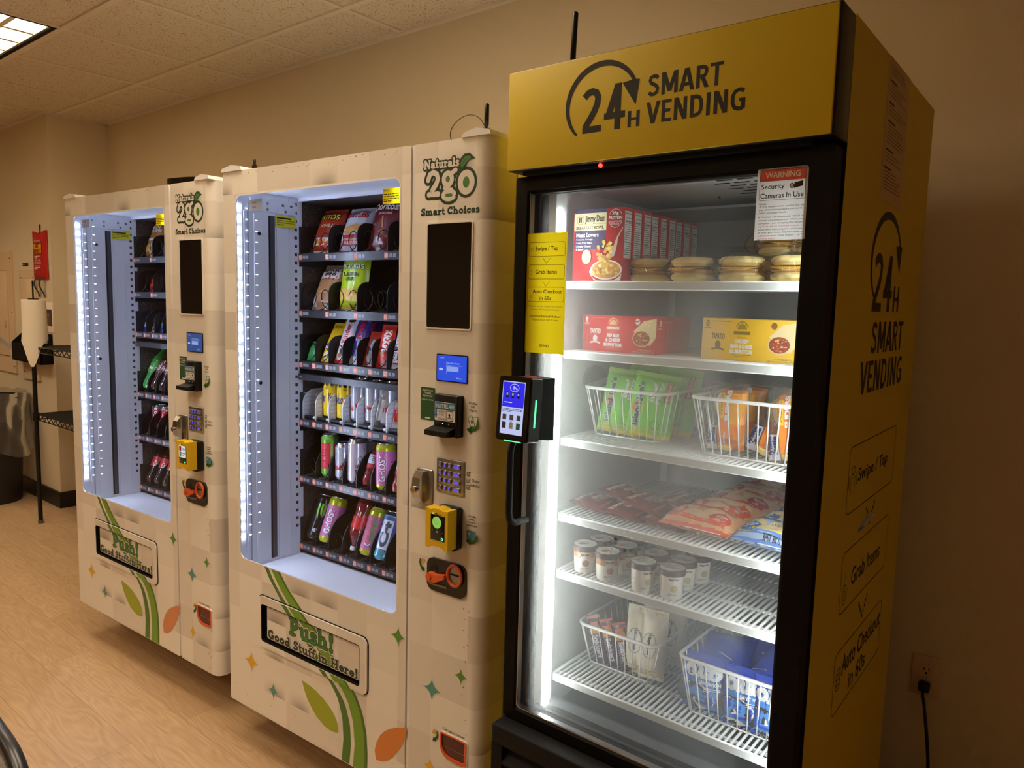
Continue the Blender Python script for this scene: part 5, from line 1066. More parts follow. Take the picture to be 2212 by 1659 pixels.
bag('chip_bag', 'purple bag at the window edge of the second row in the nearer machine', 'snack bag', mtx(FM2, lane(4, 5) + .02, .300, zf[1], 24), .10, .12, .045, (88, 48, 150), None, 8, G1)
# candy bars: nearer machine third row
def bar(lbl, FM, k, y, z, w, h, base, art, seed, tilt=24, grp=G2, d=.022): return bag('candy_bar', lbl, 'candy bar', mtx(FM, lane(k), y, z, tilt), w, h, d, base, art, seed, grp, nx=10, nz=14)
bar('small green candy packet in the first lane of the candy row in the nearer machine', FM2, 1, .275, zf[2], .045, .07, (52, 130, 70), None, 11)
def b2(d): d.ell(.62, .36, .42, .12, pc(40, 70, 170), 2, 14); d.text("M&M'S", .14, .31, .96, .41, pc(246, 240, 230), 3, .04); d.text('Peanut', .2, .86, .8, .92, pc(120, 80, 20), 2, .02); d.ell(.45, .14, .3, .1, pc(226, 214, 180), 2, 14); d.line([(.2, .1), (.7, .18)], .04, pc(60, 44, 20), 3)
bar('yellow peanut candy packet in the second lane of the candy row', FM2, 2, .285, zf[2], .062, .145, (226, 184, 26), b2, 12, 27)
bar('yellow candy packet standing behind the first yellow one in the candy row', FM2, 2, .335, zf[2], .062, .15, (222, 178, 26), b2, 13, 24)
def b3(d): d.rect(0, .0, 1, .07, pc(190, 30, 36), 2, (4, 1)); d.ell(.6, .25, .26, .08, pc(60, 40, 34), 2, 12); d.ell(.4, .16, .16, .05, pc(150, 104, 60), 3, 10); d.text('Kinder', .3, .42, .72, .86, pc(180, 30, 40), 2, .02, 90); d.ell(.5, .95, .3, .05, pc(70, 44, 34), 2, 10)
for q in range(3): bar(('white candy bar with cocoa spots in front, third lane of the candy row', 'white and brown candy bar just behind the front white one', 'white and brown candy bar deepest in the third lane of the candy row')[q], FM2, 3, .285 + .048 * q, zf[2], .058, .158, (226, 222, 228), b3 if q == 0 else (lambda d: (d.rect(.1, .55, .9, .95, pc(96, 60, 40), 2, (4, 4)), d.rect(.12, .2, .9, .5, pc(110, 70, 46), 2, (4, 4)))), 14 + q, 22)
def b4(d): d.rrect(.28, .48, .8, .98, .05, pc(232, 230, 236), 2); d.text('CRUNCH', .34, .5, .74, .96, pc(190, 30, 40), 3, .05, -90); d.rect(0, .0, 1, .16, pc(180, 184, 196), 2, (4, 2))
for q in range(3): bar(('blue chocolate bar with a red and white name in front, fourth lane', 'blue chocolate bar second in the fourth lane of the candy row', 'blue chocolate bar deepest in the fourth lane of the candy row')[q], FM2, 4, .290 + .05 * q, zf[2], .060, .16, (44, 40, 130), b4, 17 + q, 18)
bar('narrow red candy packet in the fifth lane of the candy row', FM2, 5, .285, zf[2], .055, .115, (176, 44, 34), lambda d: d.rect(.3, .05, .9, .9, pc(70, 36, 26), 2, (4, 6)), 21, 20)
def b6(d): d.ell(.55, .46, .42, .34, pc(210, 40, 34), 2, 20); d.text('KitKat', .38, .36, .86, .86, pc(246, 240, 236), 3, .05, -90); d.poly([(.2, .2), (.6, .3), (.8, .1), (.4, .02)], pc(150, 96, 56), 3); d.poly([(.25, .34), (.55, .4), (.6, .3), (.3, .26)], pc(160, 104, 60), 3)
bar('bright red wafer bar in the sixth lane of the candy row', FM2, 6, .282, zf[2], .062, .138, (196, 32, 28), b6, 22, 14)
def b7(d): d.rect(.12, .1, .5, .9, pc(40, 44, 120), 2, (3, 6)); d.text("MUSKETEERS", .16, .12, .46, .88, pc(240, 240, 246), 3, .05, -90); d.rect(.6, .0, .8, 1, pc(190, 30, 40), 2, (2, 6))
bar('silver, blue and red candy bar at the window edge of the candy row', FM2, 7, .282, zf[2], .06, .14, (214, 210, 216), b7, 23, 14)
# white-divider row
def sn(d): d.rect(.2, .55, .8, .95, pc(190, 192, 198), 2, (4, 3)); d.lines(.5, .62, .78, .9, 5, pc(30, 30, 36), 3, .6); d.ell(.45, .3, .35, .2, pc(150, 104, 70), 2, 14)
bag('snack_packet', 'silver wrapped pastry packet in the white divider row, first lane', 'snack packet', mtx(FM2, lane(1), .33, zf[3], 20), .058, .125, .03, (150, 128, 110), sn, 24, G1, .3)
def yh(d):
    d.rect(-.09, .004, .09, .12, pc(232, 196, 24), 1, (30, 1))
    for k in range(9): a = -.075 + .019 * k; d.ell(a, .114, .007, .010, pc(30, 24, 20), 2, 8)
    d.text('Yoo-hoo', .0, .05, .05, .082, pc(34, 40, 120), 2, .03, 0, .2); d.text('Yoo-hoo', -.06, .05, -.01, .082, pc(34, 40, 120), 2, .03, 0, .2); d.ell(.0, .098, .006, .004, pc(180, 120, 30), 2, 10)
for k, (l, r) in enumerate((('yellow drink can in the second lane of the white divider row', 10), ('yellow drink can in the third lane of the white divider row', 40))): can('drink_can', l, mtx(FM2, lane(2 + k), .312, zf[3] + .013, 0, r), .0305, .132, (30, 24, 20), yh, G3, top=pm((26, 22, 20), .3))
can('drink_can', 'yellow drink can standing behind the front one in the white divider row', mtx(FM2, lane(3), .385, zf[3] + .013, 0, 40), .0305, .134, (30, 24, 20), yh, G3, top=pm((26, 22, 20), .3))
def rb(d): d.poly([(-.11, .01), (-.04, .01), (.005, .07), (-.03, .125), (-.11, .125)], pc(34, 44, 150), 1); d.poly([(.055, .01), (.09, .01), (.09, .125), (.075, .125)], pc(34, 44, 150), 1); d.text('Red Bull', .0, .045, .05, .06, pc(190, 30, 44), 2, .04); d.text('Red Bull', -.045, .035, -.005, .05, pc(190, 30, 44), 2, .04)
for k, r in ((4, 14), (5, -6), (6, -30)): can('drink_can', 'silver and blue energy drink can in the %s lane of the white divider row' % {4: 'fourth', 5: 'fifth', 6: 'sixth'}[k], mtx(FM2, lane(k), .312, zf[3] + .013, 0, r), .0308, .138, (196, 200, 210), rb, G3)
bag('snack_packet', 'clear wrapped stick leaning against a white divider in the nearer machine', 'snack packet', FM2 @ T(lane(5) + .045, .285, zf[3] + .01) @ RY(16) @ RZ(60), .028, .12, .018, (150, 146, 140), lambda d: d.rect(.2, .2, .8, .9, pc(196, 190, 176), 2, (3, 5)), 25, G1, .3)
bag('snack_packet', 'red and clear fruit packet behind the last white divider in the nearer machine', 'snack packet', mtx(FM2, lane(7), .29, zf[3] + .012, 12, 20), .055, .08, .03, (206, 206, 212), lambda d: d.rect(.05, .25, .95, .8, pc(184, 40, 46), 2, (6, 5)), 26, G1, .1)
# black can row
def wm(d): d.rect(-.045, .03, .03, .118, pc(206, 54, 66), 1, (12, 1)); d.rect(.006, .02, .014, .125, pc(140, 200, 70), 2); d.rect(.03, .02, .05, .12, pc(180, 70, 90), 1, (4, 1)); d.lines(-.035, .04, -.008, .10, 6, pc(150, 30, 40), 2, .3)
can('drink_can', 'red and green drink can in the second lane below the white dividers', mtx(FM2, lane(2), .30, zf[4] + .004, 0, 42), .0295, .145, (110, 176, 60), wm, G3, top=pm((120, 180, 70), .3))
can('drink_can', 'short blue and silver energy drink can in the third lane below the white dividers', mtx(FM2, lane(3), .30, zf[4] + .004, 0, 40), .0265, .125, (196, 200, 210), rb, G3)
def ce(d): d.text('CELSIUS', -.004, .055, .034, .064, pc(70, 66, 80), 2, .03); d.line(arc(.014, .083, .008, .008, 20, 340, 12), .002, pc(110, 80, 90), 2); d.poly([(-.01, .115), (.03, .118), (.032, .108), (.012, .1)], pc(90, 40, 60), 2); d.lines(-.048, .03, -.03, .12, 12, pc(120, 116, 130), 2, .3)
can('drink_can', 'white and lilac drink can in the fourth lane below the white dividers', mtx(FM2, lane(4), .30, zf[4] + .004, 0, 42), .0305, .148, (214, 208, 220), ce, G3)
can('drink_can', 'plain silver drink can behind the lilac one', mtx(FM2, lane(4) + .01, .372, zf[4] + .004, 0, 42), .0295, .145, (190, 192, 200), None, G3)
def bt(d): d.rect(-.04, .07, .04, .10, pc(190, 196, 206), 1, (8, 1)); d.lines(-.02, .078, .025, .095, 3, pc(60, 60, 70), 2, .4)
bottle('drink_bottle', 'clear bottle with red drink leaning in the fifth lane below the white dividers', mtx(FM2, lane(5), .285, zf[4] + .006, 24, 40), .024, .15, (120, 28, 40), (176, 40, 54), (30, 30, 34), bt, G3)
def gh(d): d.rect(-.09, .02, .09, .128, pc(206, 112, 168), 1, (30, 1)); d.text('GHOST', -.012, .03, .014, .118, pc(30, 26, 34), 2, .07, 90); d.text('GHOST', -.0105, .031, .0125, .117, pc(240, 236, 240), 3, .03, 90); d.lines(.03, .05, .06, .10, 4, pc(150, 70, 120), 2, .4)
GY_ = pm((196, 200, 40), .3)
can('drink_can', 'large pink can with a yellow rim, upright in the sixth lane below the white dividers', mtx(FM2, lane(6), .30, zf[4] + .004, 0, 20), .0325, .152, (196, 200, 40), gh, G3, top=GY_)
bottle('drink_bottle', 'bottle with red drink at the window edge below the white dividers', mtx(FM2, lane(7), .285, zf[4] + .006, 20, 40), .024, .15, (120, 28, 40), (176, 40, 54), (30, 30, 34), bt, G3)
# bottom row
def mo(d):
    for k, hgt in ((-.011, .055), (0, .045), (.011, .07)): d.poly([(k - .004 + .012, .122), (k + .003 + .012, .125), (k + .002 + .012, .122 - hgt * .5), (k + .005 + .012, .122 - hgt), (k - .002 + .012, .122 - hgt * .75), (k - .004 + .012, .122 - hgt * .4)], pc(120, 200, 40), 2)
    d.ell(.008, .03, .010, .006, pc(200, 200, 205), 2, 12)
can('drink_can', 'black energy drink can with a green claw mark, bottom row, first lane', mtx(FM2, lane(1), .285, zf[5] + .010, 22, 22), .031, .155, (20, 20, 22), mo, G3, top=pm((24, 24, 26), .3))
can('drink_can', 'pink can with yellow ends leaning in the second lane of the bottom row', mtx(FM2, lane(2), .285, zf[5] + .010, 22, 20), .0315, .158, (196, 200, 40), gh, G3, top=GY_)
can('drink_can', 'dark purple can far back in the third lane of the bottom row', mtx(FM2, lane(3), .42, zf[5] + .006, 10, 20), .031, .155, (74, 50, 70), None, G3)
def vw(d): d.rect(-.09, .058, .06, .098, pc(206, 40, 44), 1, (20, 1)); d.text('vitaminwater', .010, .045, .020, .108, pc(236, 226, 226), 3, .02, 90); d.text('power-c', -.018, .112, .006, .118, pc(226, 210, 210), 2, .02); d.lines(-.02, .064, .006, .094, 6, pc(150, 24, 30), 2, .3)
bottle('drink_bottle', 'red vitamin drink bottle standing upside down on its cap in the bottom row', FM2 @ T(lane(4), .285, zf[5] + .012) @ RX(-22) @ T(0, 0, .178) @ RX(180) @ RZ(30), .0315, .178, (116, 22, 30), (206, 40, 44), (226, 226, 228), vw, G3)
def g2_(d): gh(d); d.rect(-.03, .04, .03, .13, pc(196, 106, 130), 4, (10, 1)); [d.line(arc(-.006 + .014 * (k % 2), .06 + .012 * k, .006, .005, 0, 360, 8), .0016, pc(150, 80, 90), 5) for k in range(5)]; d.rect(.002, .05, .016, .12, pc(120, 130, 110), 5, (2, 1))
can('drink_can', 'pink can with small icons leaning in the fifth lane of the bottom row', mtx(FM2, lane(5), .285, zf[5] + .010, 22, 20), .0315, .158, (196, 200, 40), g2_, G3, top=GY_)
def c4(d): d.rect(-.09, .05, .09, .14, pc(60, 96, 168), 1, (30, 1)); d.rect(-.022, .035, .018, .128, pc(226, 230, 236), 2, (8, 1)); d.text('C4', -.018, .04, .013, .124, pc(70, 84, 110), 3, .06, 90); d.poly([(-.03, .01), (.0, .04), (.02, .012)], pc(200, 210, 216), 2)
can('drink_can', 'blue and white energy can leaning in the sixth lane of the bottom row', mtx(FM2, lane(6), .285, zf[5] + .010, 22, 20), .0315, .158, (96, 170, 190), c4, G3, top=pm((50, 60, 90), .3))

# ---- farther machine
ze = [r[0] + .0135 for r in ROWS1]; H1, H2, H3 = 'snack bags in the farther machine', 'soda bottles in the farther machine', 'red cola cans in the farther machine'
def s1(d):
    d.text('SUN\nCHIPS', .15, .56, .85, .72, pc(240, 236, 220), 3, .03); d.line(arc(.55, .76, .14, .06, 10, 170, 10), .03, pc(236, 190, 50), 3); [d.line([(.55 + .2 * cos(radians(a)), .77 + .09 * sin(radians(a))), (.55 + .27 * cos(radians(a)), .77 + .13 * sin(radians(a)))], .02, pc(236, 190, 50), 3) for a in (20, 50, 80, 110, 140, 165)]
    d.rect(.1, .36, .9, .42, pc(226, 214, 190), 3, (6, 1)); [d.ell(.2 + .12 * k, .16 + .05 * (k % 2), .14, .06, pc(*((206, 160, 84), (190, 132, 62))[k % 2]), 2, 12) for k in range(6)]; d.rect(.4, .0, .56, .34, pc(214, 196, 160), 3, (2, 3))
bag('chip_bag', 'golden brown chip bag with a sun mark in the top row of the farther machine', 'snack bag', mtx(FM1, lane(1, 5), .300, ze[0], 22), .122, .19, .055, (158, 104, 48), s1, 31, H1)
bag('chip_bag', 'silver chip bag in the second lane of the top row in the farther machine', 'snack bag', mtx(FM1, lane(2, 5), .300, ze[0], 22), .12, .13, .05, (130, 130, 134), None, 32, H1, .8)
bag('chip_bag', 'small red bag in the first lane of the second row in the farther machine', 'snack bag', mtx(FM1, lane(1, 5) + .01, .300, ze[1], 22), .09, .085, .04, (166, 50, 46), lambda d: d.rect(.62, .0, .72, 1, pc(60, 26, 22), 2, (2, 6)), 33, H1)
bag('chip_bag', 'small cream bag in the second lane of the second row in the farther machine', 'snack bag', mtx(FM1, lane(2, 5) + .01, .300, ze[1], 22), .085, .085, .04, (196, 178, 160), lambda d: d.rect(.0, .0, .3, 1, pc(90, 60, 44), 2, (2, 6)), 34, H1)
for k, (c, hh, lb) in enumerate((((38, 84, 180), .095, 'blue packet in the first lane of the third row in the farther machine'), ((170, 166, 166), .08, 'grey packet between two blue ones in the farther machine'), ((40, 92, 190), .145, 'tall blue packet in the third lane of the third row in the farther machine'), ((120, 88, 66), .09, 'brown packet at the window edge of the third row in the farther machine'))):
    bar(lb, FM1, k + 1, .285, ze[2], .062, hh, c, (lambda d: d.rect(.1, .2, .9, .5, pc(150, 180, 220), 2, (4, 3))) if k in (0, 2) else (lambda d: d.rect(.2, .1, .8, .6, pc(90, 70, 60), 2, (4, 3))), 35 + k, 22, H1)
bar('blue packet standing behind the grey one in the farther machine', FM1, 2, .35, ze[2], .062, .14, (40, 80, 170), None, 39, 20, H1)
def md(d): d.poly([(-.03, .075), (.05, .092), (.05, .104), (-.03, .092)], pc(200, 40, 40), 2); d.text('Mtn Dew', -.02, .086, .04, .10, pc(236, 240, 230), 3, .03)
bottle('drink_bottle', 'green soda bottle leaning in the fourth row of the farther machine', mtx(FM1, lane(1), .285, ze[3] + .008, 24, 30), .031, .2, (48, 130, 52), (60, 150, 60), (60, 140, 50), md, H2)
def dp(d): d.text('Dr Pepper', -.02, .078, .04, .108, pc(226, 216, 216), 2, .03, 0, .2)
for k in (2, 3): bottle('drink_bottle', 'dark maroon soda bottle in the %s lane of the fourth row, farther machine' % ('second' if k == 2 else 'third'), mtx(FM1, lane(k), .285, ze[3] + .008, 24, 30), .031, .2, (44, 16, 14), (92, 26, 32), (90, 20, 30), dp, H2)
bottle('drink_bottle', 'dark cola bottle with a blue label in the fourth lane of the farther machine', mtx(FM1, lane(4), .285, ze[3] + .008, 24, 30), .031, .2, (36, 18, 14), (40, 60, 150), (40, 60, 140), None, H2)
def cc(d): d.text('Coca-Cola', -.012, .012, .012, .112, pc(240, 234, 234), 2, .025, 90, 0); d.line([(-.02 + .004 * sin(k), .01 + .012 * k) for k in range(10)], .003, pc(236, 220, 220), 2)
for k in range(4): can('drink_can', 'red cola can, %s from the inner wall, in the fifth row of the farther machine' % ('first', 'second', 'third', 'fourth')[k], mtx(FM1, lane(k + 1), .335, ze[4] + .004, 0, (20, 50, 35, 40)[k]), .031, .122, (192, 28, 38), cc, H3)
def cb(d): d.text('Coca-Cola', -.012, .070, .036, .096, pc(240, 234, 234), 2, .025, 12, .2); d.rect(-.05, .066, -.03, .10, pc(226, 220, 216), 2)
for k in range(4): bottle('drink_bottle', 'red-labelled cola bottle, %s from the inner wall, bottom row of the farther machine' % ('first', 'second', 'third', 'fourth')[k], mtx(FM1, lane(k + 1), .288, ze[5] + .006, 24, 36), .031, .19, (34, 16, 12), (190, 34, 36), (186, 30, 34), cb, H2)
# ---------------------------------------------------------------- freezer contents
def fx(x, y, z, tilt=0, rot=0): return FF @ T(x, y, z) @ RZ(rot) @ RX(-tilt)
def carton(name, label, M, w, dp, h, base, front=None, right=None, top=None, group=None):
    m = MB(); m.rbox(0, w, 0, dp, 0, h, .0012, pm(base, .5, spec=.3), 1)
    if front: front(Dec(m, planeY(0), .0002))
    if right: right(Dec(m, planeX(w, 1), .0002))
    if top: top(Dec(m, planeZ(h), .0002))
    return m.build(name, mw=M, label=label, cat='box', group=group)
CREAM = P(232, 222, 178); WH = P(238, 236, 232); NAVY = P(64, 52, 96); CRED = (196, 34, 42)
def jd(d):
    W, H = .128, .157; X = lambda f: W * f; Z = lambda f: H * (1 - f)
    d.rect(X(.03), Z(.56), X(.66), Z(0.0), NAVY, 1); d.rect(X(.02), Z(.295), X(.665), Z(.055), CREAM, 2)
    d.ell(X(.145), Z(.145), .0095, .0105, pc(160, 40, 40), 3); d.ell(X(.145), Z(.145), .0086, .0095, CREAM, 4); d.rect(X(.115), Z(.18), X(.14), Z(.11), INK, 5); d.rect(X(.15), Z(.18), X(.175), Z(.11), pc(190, 40, 40), 5)
    d.text('Jimmy Dean', X(.235), Z(.205), X(.64), Z(.085), INK, 3, .03); d.rect(X(.03), Z(.208), X(.655), Z(.205), pc(150, 120, 80), 3); d.text('BREAKFAST BOWL', X(.06), Z(.28), X(.62), Z(.235), pc(60, 48, 36), 3, .03)
    d.text('Meat Lovers', X(.065), Z(.385), X(.52), Z(.325), WH, 3, .03)
    for k, s in enumerate(('Potatoes, Sausage,', 'Cage Free Eggs,', 'Cheddar Cheese', '& Bacon')): d.text(s, X(.065), Z(.435 + .045 * k), X((.41, .39, .37, .22)[k]), Z(.405 + .045 * k), WH, 3, .01)
    d.line(arc(X(.84), Z(.145), .0165, .0195, 25, 155, 14), .0009, WH, 3); d.line(arc(X(.84), Z(.145), .0165, .0195, 205, 335, 14), .0009, WH, 3); d.text('23g', X(.775), Z(.105), X(.9), Z(.05), WH, 3, .04); d.text('PROTEIN', X(.71), Z(.16), X(.97), Z(.115), WH, 3, .03); d.text('EXCELLENT SOURCE', X(.71), Z(.2), X(.96), Z(.178), WH, 3); d.text('OF PROTEIN', X(.76), Z(.235), X(.91), Z(.21), WH, 3)
    d.poly([(X(.36), Z(.84))] + [(X(.68) + .041 * cos(radians(a)), Z(.86) + .022 * sin(radians(a))) for a in range(180, 361, 15)] + [(X(.98), 0.002), (X(.46), 0.002)], WH, 3)
    d.ell(X(.69), Z(.84), .040, .0215, WH, 4, 26); d.ell(X(.69), Z(.84), .0365, .0185, pc(206, 146, 84), 5, 26)
    r = random.Random(4)
    for k in range(46):
        a, q = r.uniform(0, 6.28), r.random() ** .5; d.ell(X(.69) + .034 * q * cos(a), Z(.835) + .017 * q * sin(a), r.uniform(.003, .006), r.uniform(.0025, .0045), pc(*r.choice(((230, 198, 96), (214, 140, 80), (240, 224, 150), (196, 110, 72), (226, 178, 84)))), 6 + k % 3, 9)
    d.line([(X(.99), Z(.28)), (X(.90), Z(.40)), (X(.86), Z(.52)), (X(.80), Z(.62))], [.002, .004, .008, .016], pc(196, 180, 180), 9)
    for k in range(34):
        a, q = r.uniform(0, 6.28), r.random() ** .5; d.ell(X(.67) + .023 * q * cos(a), Z(.585) + .021 * q * sin(a), r.uniform(.003, .006), r.uniform(.003, .005), pc(*r.choice(((232, 204, 110), (240, 222, 140), (220, 180, 90), (222, 158, 112)))), 10 + k % 3, 9)
    for q in ((.012, .0155),): d.ell(X(.295), Z(.66), *q, CREAM, 10, 22)
    d.text('CAGE\nFREE\nEGGS', X(.225), Z(.715), X(.365), Z(.615), pc(150, 84, 50), 11, .01)
def jds(d):
    d.rect(.004, .050, .033, .150, WH, 1); d.text('Nutrition Facts', .006, .143, .031, .147, INK, 2, .02); d.text('Calories 4', .006, .126, .031, .131, INK, 2, .03)
    for k in range(15): z = .121 - .0045 * k; d.rect(.0055, z - .0006, .0315 - .006 * (k % 3) / 2, z + .0004, pc(70, 60, 60), 2)
    for z in (.135, .124, .083, .058): d.rect(.0055, z, .0315, z + .0008, INK, 3)
for k in range(9):
    carton('breakfast_carton', 'red breakfast bowl carton at the front of the row on the top freezer shelf' if k == 0 else 'red breakfast bowl carton, %s behind the front one' % ('next', 'second', 'third', 'fourth', 'fifth', 'sixth', 'seventh', 'eighth')[k - 1], fx(.070 + .0015 * (k % 3), .150 + .0405 * k, 1.5085), .128, .0385, .157 - .001 * (k % 2), CRED, jd if k == 0 else None, jds, None, 'breakfast cartons in a row')
def burr(cols, name, name_b):
    def art(d):
        c1, c2 = cols; W, H = d.W, d.H
        d.text('8', .008, H - .017, .0155, H - .004, c1, 1, .04); d.text('PACK', .005, H - .0215, .0185, H - .018, c1, 1, .03); d.rect(.022, H - .0065, .062, H - .0055, c2, 1)
        d.text('TAPATIO', .021, H - .042, .049, H - .030, c1, 1, .05); d.ell(.035, H - .053, .006, .008, c1, 1); d.line([(.023, H - .063), (.035, H - .060), (.047, H - .063)], .004, c1, 1)
        cx = W * .43; d.line(arc(cx, H - .021, .0125, .015, 20, 160, 14), .0022, c2, 1); d.poly(arc(cx, H - .021, .0095, .0115, 0, 180, 10), c2, 1); d.rect(cx - .017, H - .0315, cx + .017, H - .0245, c2, 2); d.text('CORN MAIDEN', cx - .0155, H - .0305, cx + .0155, H - .0258, c1, 3, .02)
        d.text('ARTISANAL', cx - .010, H - .0385, cx + .010, H - .0355, c2, 1)
        for k, s in enumerate(name): d.text(s, cx - .010 - .004 * k - .002 * len(s) / 3, H - .0485 - .0105 * k, cx + .010 + .004 * k + .002 * len(s) / 3, H - .0405 - .0105 * k, WH, 1, .06)
        d.rect(cx - .019, H - .0725, cx + .021, H - .0715, c2, 1); d.rect(cx - .014, H - .0755, cx + .015, H - .0747, c2, 1)
        bx = W * .86; d.ell(W * .755, H - .012, .006, .007, c1, 1, 16); d.line([(W * .735, H - .012), (W * .775, H - .010)], .003, pc(176, 60, 40), 2)
        tort = pc(232, 214, 160); d.poly([(bx - .030, H - .034), (bx - .005, H - .010), (W - .0005, H - .004), (W - .0005, H - .045), (bx + .012, H - .064)], tort, 1)
        d.ell(bx - .008, H - .048, .0235, .0185, tort, 2, 22); d.ell(bx - .009, H - .0485, .0205, .016, pc(150, 66, 40), 3, 22)
        r = random.Random(9)
        for k in range(36): a, q = r.uniform(0, 6.28), r.random() ** .5; d.ell(bx - .009 + .018 * q * cos(a), H - .0485 + .0135 * q * sin(a), r.uniform(.0015, .0035), r.uniform(.001, .0025), pc(*r.choice(((196, 70, 36), (226, 170, 90), (120, 50, 30), (210, 110, 60), (236, 206, 140)))), 4 + k % 3, 8)
        d.text('8 - 8 OZ BURRITOS', W - .044, .006, W - .010, .009, name_b, 2); d.text('NET WT. 64 OZ (4 LBS) 1.81 KG', W - .058, .0015, W - .004, .0045, name_b, 2)
    return art
def wrap_art(a, W, H):
    def g(d): d.W, d.H = W, H; a(d)
    return g
RA = wrap_art(burr((WH, pc(222, 150, 80)), ('BEEF BEAN', '& CHEESE', 'BURRITOS'), WH), .19, .082)
YA = wrap_art(burr((pc(120, 104, 40), pc(150, 128, 52)), ('CHICKEN', 'BEAN & CHEESE', 'BURRITOS'), INK), .196, .084)
def rside(d): d.text('8', .012, .060, .022, .074, WH, 1, .03); d.text('PACK', .009, .053, .025, .057, WH, 1, .02); d.rect(.035, .070, .075, .072, pc(226, 150, 90), 1); d.text('BURRITOS', .050, .020, .062, .062, pc(226, 120, 110), 1, .03, 90); d.rect(.075, .008, .13, .070, pc(206, 70, 72), 1)
def rtop(d): d.poly([(.02, .10), (.08, .10), (.09, .16), (.05, .16)], WH, 1); d.text('Beef & Cheese', .03, .11, .075, .14, pc(190, 40, 40), 2, .02); d.poly([(.09, .02), (.16, .02), (.17, .15), (.1, .15)], WH, 1)
carton('burrito_carton', 'red eight-pack burrito carton on the second freezer shelf', fx(.071, .200, 1.3525), .19, .165, .082, (206, 40, 46), RA, rside, rtop, 'burrito cartons')
carton('burrito_carton', 'yellow eight-pack burrito carton on the second freezer shelf', fx(.368, .195, 1.3525), .196, .165, .084, (232, 186, 32), YA, None, None, 'burrito cartons')
# wrapped breakfast sandwiches
BUN = pm((246, 220, 148), .7, name='toasted_bread', bump=(90, .6)); EGG = pm((246, 206, 60), .5, name='egg_and_cheese'); MEAT = pm((206, 158, 96), .6, name='sausage_patty'); FILM = clear('cling_film', .6, (.99, .99, .985), 0, .06)
def sandwich(label, x, y, z, rot, seed):
    t = thing('wrapped_sandwich', fx(x, y, z, 0, rot), label, 'sandwich', 'wrapped sandwiches on the top freezer shelf')
    for a, b in ((.002, .020), (.032, .050)): m = MB(); m.lathe([(0, a), (.036, a), (.043, a + .006), (.043, b - .006), (.036, b), (0, b)], BUN, 22, Matrix.Diagonal((1.05, .95, 1, 1))); m.build('bun', t)
    m = MB(); m.lathe([(0, .020), (.041, .020), (.044, .0225), (.041, .026), (0, .026)], MEAT, 18); m.build('patty', t)
    m = MB(); n = 24; m.sheet(lambda u, v: ((.046 * v + .002) * cos(2 * pi * u), (.046 * v) * sin(2 * pi * u), .0315 - .006 * v ** 3 * (1 + .6 * sin(6 * pi * u))), n, 5, EGG); m.build('egg', t)
    def f(u, v):
        a = 2 * pi * u; ph = v * pi; q = .050 + .010 * noise.noise((2 * cos(a) + seed, 2 * sin(a), v * 3)) + .006 * sin(10 * a + seed) * sin(ph); ext = 1 + .55 * max(0, abs(cos(a)) - .75) * 4 * .5 * sin(ph)
        return (q * ext * sin(ph) ** .5 * cos(a), q * .95 * sin(ph) ** .5 * sin(a), .026 - .028 * cos(ph) + .004 * noise.noise((5 * cos(a), 5 * sin(a), seed + v * 4)) * sin(ph) + .001)
    m = MB(); m.sheet(f, 40, 16, FILM); m.build('film', t); m = MB(); d = Dec(m, planeZ(.0565), .0003); d.ell(.0, -.012, .02, .011, pc(226, 224, 216), 1, 14); d.lines(-.014, -.018, .014, -.006, 3, pc(90, 60, 40), 2, .4); m.build('label_sticker', t)
for k, (x, y, z, r, lb) in enumerate(((.232, .215, 1.5085, 8, 'wrapped sandwich touching the front breakfast carton'), (.335, .205, 1.5085, -6, 'wrapped sandwich second from the breakfast cartons'), (.440, .205, 1.5085, 12, 'wrapped sandwich third from the breakfast cartons, below the warning notice'), (.545, .205, 1.5085, 0, 'wrapped sandwich at the door hinge end of the top freezer shelf'), (.49, .315, 1.5085, 20, 'wrapped sandwich in the back row on the top shelf, below the upper pair'), (.592 - .02, .315, 1.5085, 0, 'wrapped sandwich in the back row at the hinge end'), (.488, .290, 1.5625, 30, 'wrapped sandwich on the upper layer, nearer the cartons'), (.565, .285, 1.5625, 4, 'wrapped sandwich on the upper layer, at the hinge end'))): sandwich(lb, x, y, z, r, k + 1.5)
# green packs
def gp(d):
    d.rect(0, .0, 1, .13, pc(226, 196, 50), 1, (8, 3)); d.poly([(.0, .1), (.22, .12), (.34, .3), (.30, .62), (.12, .66), (.0, .5)], pc(236, 206, 60), 1); d.ell(.16, .44, .10, .09, pc(230, 130, 40), 2, 16)
    d.text("Island Joe's", .10, .14, .30, .84, WH, 3, .08, 90); d.text("Island Joe's", .11, .145, .29, .835, pc(40, 60, 80), 4, .05, 90); d.text('Beef\nPatty', .46, .52, .72, .86, WH, 3, .04, 90); d.rect(.76, .56, .88, .9, pc(190, 60, 50), 2, (2, 5)); d.text('CHICKEN', .79, .58, .85, .88, pc(240, 210, 190), 3, .02, 90); d.line(arc(.66, .2, .1, .06, 0, 360, 14), .008, pc(60, 110, 40), 3); d.rect(0, .88, 1, .97, pc(176, 190, 80), 2, (8, 2))
for k, (x, y, tl, r, h, lb) in enumerate(((.150, .245, 16, 20, .145, 'green frozen patty pack in front, nearest the light strip, in the wire basket'), (.222, .250, 12, 16, .140, 'green frozen patty pack beside the front one in the basket'), (.165, .315, 12, 14, .155, 'green frozen patty pack behind the front one, with a yellowish top'), (.235, .335, 8, 10, .15, 'green frozen patty pack at the back of the basket'))):
    m = MB(); f = pouch(m, .104, h + .008, .042, pm((124, 204, 66), .3), 40 + k); gp(Dec(m, f, .0004)); m.build('frozen_pack', mw=fx(x, y, 1.160, tl, r) @ RY(7), label=lb, cat='frozen pack', group='green packs in the basket')
